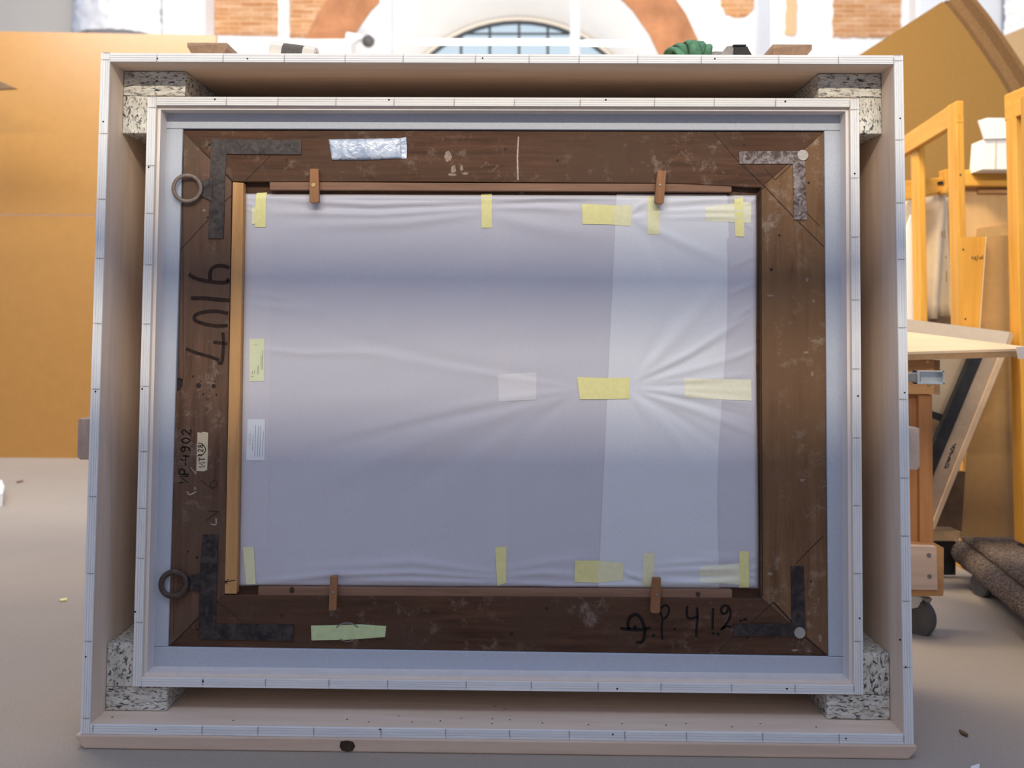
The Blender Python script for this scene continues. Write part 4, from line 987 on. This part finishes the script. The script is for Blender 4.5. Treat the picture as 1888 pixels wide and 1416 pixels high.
# ---- leaning shallow box lid
ln = thing('leaning_lid', (at(1740, 978, 0.9).x, 0.9, 0.0), 'pale shallow box lid leaning behind the work table', 'lid')
YB2 = 1.00
slab('lid_panel', [(1630, 585), (1860, 614), (1850, 662), (1722, 960), (1630, 960)], YB2 + 0.05, 0.012, 'leanface', ln)
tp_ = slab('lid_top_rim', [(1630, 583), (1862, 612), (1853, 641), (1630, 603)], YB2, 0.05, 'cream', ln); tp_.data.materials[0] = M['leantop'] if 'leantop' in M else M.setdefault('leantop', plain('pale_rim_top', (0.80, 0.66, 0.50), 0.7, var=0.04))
slab('lid_top_rim_end', [(1862.5, 612), (1869, 617), (1861, 643), (1853.5, 641)], YB2, 0.05, 'leanedge', ln)
slab('dark_strip', [(1804, 628), (1826, 632), (1811, 661), (1723, 872), (1716, 885), (1712, 840), (1788, 661)], YB2 - 0.005, 0.02, 'black', ln, bevel=0.001)
slab('dark_strip', [(1700, 752), (1720, 758), (1746, 767), (1739, 778), (1720, 771), (1700, 766)], YB2 + 0.02, 0.02, 'black', ln)
slab('lid_side_rim', [(1826, 632), (1853, 641), (1840, 661), (1746, 898), (1720, 965), (1714, 900), (1723, 872), (1811, 661)], YB2 - 0.002, 0.04, 'leanrim', ln)
slab('lid_rim_edge', [(1853, 641), (1861, 643), (1852, 661), (1762, 881), (1723, 978), (1718, 968), (1750, 885), (1840, 661)], YB2 - 0.006, 0.05, 'leanedge', ln, bevel=0.001)
strokes('pen_mark', [[(1742, 862), (1748, 848), (1754, 836), (1760, 826)], [(1750, 836), (1757, 834), (1753, 828), (1761, 824)], [(1756, 824), (1763, 818)], [(1745, 854), (1752, 846), (1748, 843)], [(1741, 862), (1746, 862), (1750, 854)]], 2.0, YB2 - 0.0024, 'black', ln)
bs = thing('low_plank_base', (at(1745, 996, 1.02).x, 1.05, 0), 'low brown plank base under the leaning lid', 'base')
slab('base_side', [(1762, 870), (1780, 870), (1773, 980), (1700, 980), (1722, 965)], 1.07, 0.02, 'brownboard', bs)
slab('base_plank', [(1690, 978), (1771, 980), (1768, 997), (1690, 996)], 1.01, 0.10, 'mdf_edge', bs)
zlow = at(1700, 997, 1.03).z
slab('gap_shade', [(1690, 998), (1762, 998), (1762, 1060), (1690, 1060)], 1.16, 0.02, 'black', bs)  # black panel standing in for the deep shade under the plank
slab('base_foot', [(1690, 997), (1702, 997), (1702, 1072), (1690, 1072)], 1.03, 0.04, 'black', bs)

# ---- carpeted dolly
dl = thing('carpet_dolly', (1.50, 0.75, 0), 'low wheeled dolly covered in brown carpet at the right edge', 'dolly')
def lengthwise(name, p, q, prof, mat, parent, n=14, wob_=0.0, cap=True):
    """sweep profile (u to the right, v up) from p to q"""
    d = (q - p).normalized(); rt = Vector((0, 0, 1)).cross(d) * -1; rt.normalize()
    rt = Vector((d.y, -d.x, 0)).normalized()
    bm = bmesh.new(); g = []; r = random.Random(5)
    for i in range(n + 1):
        c = p.lerp(q, i / n); g.append([bm.verts.new(c + rt * (u + r.uniform(-wob_, wob_)) + Vector((0, 0, v + r.uniform(-wob_, wob_)))) for u, v in prof])
    k = len(prof)
    for i in range(n):
        for j in range(k): bm.faces.new((g[i][j], g[i][(j + 1) % k], g[i + 1][(j + 1) % k], g[i + 1][j]))
    bm.faces.new(g[0]); bm.faces.new(g[-1][::-1])
    return obj(name, bm, mat, parent, smooth=True)
p, q = onz(1779, 983, 0.125), onz(1888, 1062, 0.125); q = p + (q - p) * 1.9; p = p - (q - p) * 0.02
prof = [(0.0, -0.03), (-0.012, -0.015), (-0.008, 0.0), (0.01, 0.006), (0.06, 0.0), (0.62, 0.0), (0.63, -0.03), (0.62, -0.06), (0.02, -0.06)]
lengthwise('carpet_deck', q, p, prof, 'carpet', dl, 30, 0.0012)
p2, q2 = onz(1771, 1016, 0.075), onz(1888, 1112, 0.075); q2 = p2 + (q2 - p2) * 1.9
lengthwise('carpet_roll_edge', q2, p2, [(0.032 * math.cos(a * math.pi / 7), 0.032 * math.sin(a * math.pi / 7)) for a in range(14)], 'carpet', dl, 30, 0.0015)
wheel('caster_wheel', 1811, 1078, 0.98, 22, 0.025, 'rubber', dl, 0.3)
# ---- sheets and boards standing on the dolly
def zd(px, y, Y): return at(px, y, Y)
tag(slab('cardboard_sheet', [(1770, 1006), (1779, 880), (1800, 600), (1818, 436), (1930, 430), (1935, 1006)], 1.10, 0.008, 'card_olive', foot=0.1335), 'upright brown cardboard sheet standing on the carpet dolly', 'cardboard').data.materials[0] = M['card_mid'] if 'card_mid' in M else M.setdefault('card_mid', plain('mid_cardboard', (0.50, 0.30, 0.12), 0.85, var=0.05, spec=0.1))
rb = thing('board_strip', (at(1790, 640, 1.085).x, 1.085, 0.1335), 'narrow pale plywood strip with pencilled word and two nail holes', 'board')
slab('strip_board', [(1767, 437), (1817, 436), (1803, 640), (1748, 1003), (1730, 1003), (1771, 640)], 1.085, 0.008, 'rack_z', rb, foot=0.1335)
slab('strip_edge', [(1817.5, 436), (1819, 436), (1805, 640), (1750, 1003), (1748.5, 1003), (1803.5, 640)], 1.0845, 0.008, 'cream', rb, foot=0.1335)
for (x, y) in [(1776, 460), (1780, 588)]: disc('nail_hole', x, y, 1.0844, 1.8, 0.001, 'black', rb, 8)
strokes('pencilled_word', [[(1792, 472), (1794, 477), (1791, 476)], [(1796, 476), (1799, 473), (1797, 479), (1800, 478)], [(1803, 470), (1801, 481)], [(1805, 474), (1807, 478), (1809, 473), (1810, 478)], [(1812, 470), (1812, 478)]], 1.1, 1.0842, 'black', rb)
# ---- slotted racks
def post(px0, px1, ytop, Y, depth, mat, parent, name='post', zbot=0.0):
    a, b = at(px0, ytop, Y), at(px1, ytop, Y)
    return box(name, (a.x, Y, zbot), (b.x, Y + depth, a.z), mat, parent, bevel=0.003)
rk = thing('slatted_rack', (at(1765, 600, 1.3).x, 1.5, 0), 'varnished wooden rack with two posts behind the leaning lid', 'rack', 'wooden storage racks')
post(1763, 1777, 186, 1.25, 0.065, 'rack_z', rk)
post(1692, 1705, 236, 1.66, 0.065, 'rack_z', rk)
a = at(1763, 187, 1.25); b = at(1777, 187, 1.25)
e0 = at(1690, 228, 1.68); ex = e0.x
hgt = 0.068
bm = prism([(a.x - 0.001, 1.249, a.z - hgt), (b.x, 1.249, a.z - hgt), (b.x, 1.249, a.z + 0.002), (a.x - 0.001, 1.249, a.z + 0.002)], (ex - a.x, 0.62, 0.0))
obj('top_rail', bm, 'rack_y', rk, bevel=0.003)
disc('hole', 1771, 322, 1.2488, 1.8, 0.002, 'black', rk, 8)
rk2 = thing('slatted_rack', (at(1878, 1000, 1.02).x, 0.9, 0), 'varnished wooden rack post and rail at the right edge of the picture', 'rack', 'wooden storage racks')
post(1871, 1886, 166, 1.00, 0.055, 'rack_z', rk2, zbot=0.1335)
a = at(1871, 168, 1.0); b = at(1886, 168, 1.0)
bm = prism([(a.x - 0.001, 1.058, a.z - 0.075), (b.x, 1.058, a.z - 0.075), (b.x, 1.058, a.z + 0.002), (a.x - 0.001, 1.058, a.z + 0.002)], (0.02, -0.70, 0))
obj('top_rail', bm, 'rack_y', rk2, bevel=0.003)
post(1905, 1960, 166, 0.42, 0.055, 'rack_z', rk2, zbot=0.1335)
# ---- wooden crate and sheets in the rack
bc = thing('back_crate', (at(1780, 600, 2.2).x, 2.2, 0), 'pale wooden crate with a top rail standing behind the rack', 'crate')
slab('crate_front', [(1768, 342), (1900, 342), (1900, 900), (1768, 900)], 2.0, 0.02, 'batten_z', bc, foot=0.002).data.materials[0] = M['crate_tan'] if 'crate_tan' in M else M.setdefault('crate_tan', wood('tan_crate_ply', (0.58, 0.34, 0.14), (0.70, 0.45, 0.21), 'z', 0.5, 12))
slab('crate_top_rail', [(1768, 313), (1900, 312), (1900, 343), (1768, 343)], 1.95, 0.05, 'rack_x', bc, bevel=0.004)
slab('crate_band', [(1804, 350), (1900, 349), (1900, 356), (1804, 356)], 1.985, 0.015, 'pine_x', bc)
slab('dark_patch', [(1802, 421), (1860, 413), (1900, 412), (1900, 436), (1800, 436)], 1.992, 0.007, 'card_mid', bc)  # darker brown patch across the crate front
t = thing('white_carton', at(1835, 313, 1.9), 'white open carton standing on the crate rail', 'carton')
slab('carton_side', [(1815, 256), (1900, 254), (1900, 312), (1811, 312)], 1.86, 0.10, 'paper', t)
slab('carton_flap', [(1804, 222), (1820, 217), (1900, 218), (1900, 254), (1815, 256)], 1.85, 0.008, 'paper', t)
slab('carton_seam', [(1835, 260), (1838, 260), (1837, 312), (1833, 312)], 1.858, 0.003, 'grey_paint', t)
br_ = thing('folding_bar', at(1700, 372, 1.75), 'jointed pale wooden bar behind the left rack post', 'bar')
slab('bar', [(1660, 334), (1742, 326), (1742, 352), (1660, 372)], 1.80, 0.04, 'rack_x', br_, bevel=0.004)
slab('bar_end', [(1741, 312), (1756, 312), (1756, 342), (1746, 358), (1738, 356), (1744, 340)], 1.78, 0.05, 'rack_z', br_, bevel=0.004)
slab('bar_slot', [(1729, 335), (1741, 333), (1741, 341), (1729, 341)], 1.797, 0.006, 'black', br_)
# rolled cream sheet
t = thing('cream_sheet', at(1725, 590, 1.9), 'curved cream sheet with faint print standing inside the rack', 'sheet')
bm = bmesh.new(); g = []; n = 24
for j in range(9):
    row = []
    for i in range(n + 1):
        u = i / n; pt = at(1660 + 95 * u, 362 + 226 * j / 8, 1.88); pt.y += 0.035 * math.cos(u * 4 * math.pi + 0.25 * j) ; row.append(bm.verts.new(pt))
    g.append(row)
for j in range(8):
    for i in range(n): bm.faces.new((g[j][i], g[j][i + 1], g[j + 1][i + 1], g[j + 1][i]))
o = obj('sheet', bm, 'cream', t, smooth=True); sd = o.modifiers.new('thickness', 'SOLIDIFY'); sd.thickness = 0.002
strokes('faint_print', [[(1742, 424), (1742, 440)], [(1737, 426), (1737, 437)], [(1744, 472), (1744, 477)], [(1745, 500), (1745, 520)]], 1.6, 1.835, 'card_edge', t)
slab('sheet_base', [(1660, 583), (1756, 583), (1756, 700), (1660, 700)], 1.86, 0.08, 'brownboard', t, foot=0.002)
tag(slab('white_board', [(1640, 470), (1668, 430), (1680, 396), (1684, 560), (1686, 620), (1640, 620)], 1.745, 0.01, 'paper', foot=0.002), 'white board edge showing between crate and rack post', 'board')
# ---- stack of big cardboard sheets
base = [(1520, 143), (1737, 3), (1745, 8), (1775, 45), (1810, 95), (1840, 140), (1870, 190), (1930, 300), (1930, 690), (1520, 690)]
for k in range(7):
    off = k * 8.2; Yk = 2.35 + 0.022 * k
    pts = [((x + (off if 1 < i < 8 else off * 0.0) + (off if i == 1 else 0)), y - (0.35 * off if 0 < i < 8 else 0)) for i, (x, y) in enumerate(base)]
    if k == 0: pts = base
    o = slab('cardboard_sheet', pts, Yk, 0.012, foot=0.002, mat='card_olive' if k == 0 else ('card_edge2' if k in (1, 4, 5) else 'card_edge'))
    tag(o, 'large brown cardboard sheet at the front of the tall stack' if k == 0 else ['', 'second brown cardboard sheet from the front of the tall stack', 'third brown cardboard sheet from the front of the tall stack', 'fourth brown cardboard sheet from the front of the tall stack', 'fifth brown cardboard sheet from the front of the tall stack', 'sixth brown cardboard sheet from the front of the tall stack', 'rearmost brown cardboard sheet of the tall curved stack'][k], 'cardboard', 'stacked cardboard sheets behind the rack')
tag(slab('cardboard_sheet', [(1800, 95), (1850, 66), (1960, 20), (1960, 640), (1800, 640)], 3.1, 0.015, 'card_pale', foot=0.002), 'pale cardboard sheet behind the tall brown stack', 'cardboard')

# ================================================================== LITTER ON THE FLOOR
def scrap(name, px, pts, z, mat, label, cat):
    P = [onz(x, y, 0.001) for x, y in pts]
    tag(obj(name, prism(P, (0, 0, z)), mat), label, cat)
scrap('paper_scrap', 0, [(109, 1107), (123, 1105), (124, 1108), (112, 1110)], 0.004, 'tape', 'small yellow paper scrap on the floor left of the crate', 'scrap')
scrap('wood_sliver', 0, [(1768, 1348), (1776, 1351), (1785, 1357), (1783, 1359), (1772, 1354)], 0.004, 'brownboard', 'dark wood sliver on the floor right of the crate', 'sliver')
scrap('wood_chip', 0, [(-12, 908), (2, 906), (7, 918), (4, 934), (-12, 934)], 0.05, 'paper', 'white wood chip on the floor at the left edge', 'chip')
scrap('white_chip', 0, [(1790, 1416), (1806, 1411), (1806, 1420), (1790, 1424)], 0.003, 'paper', 'white chip on the floor at the bottom edge', 'chip')
scrap('wood_sliver', 0, [(30, 889), (42, 886), (43, 888), (32, 891)], 0.003, 'brownboard', 'thin brown sliver on the floor before the cardboard', 'sliver')
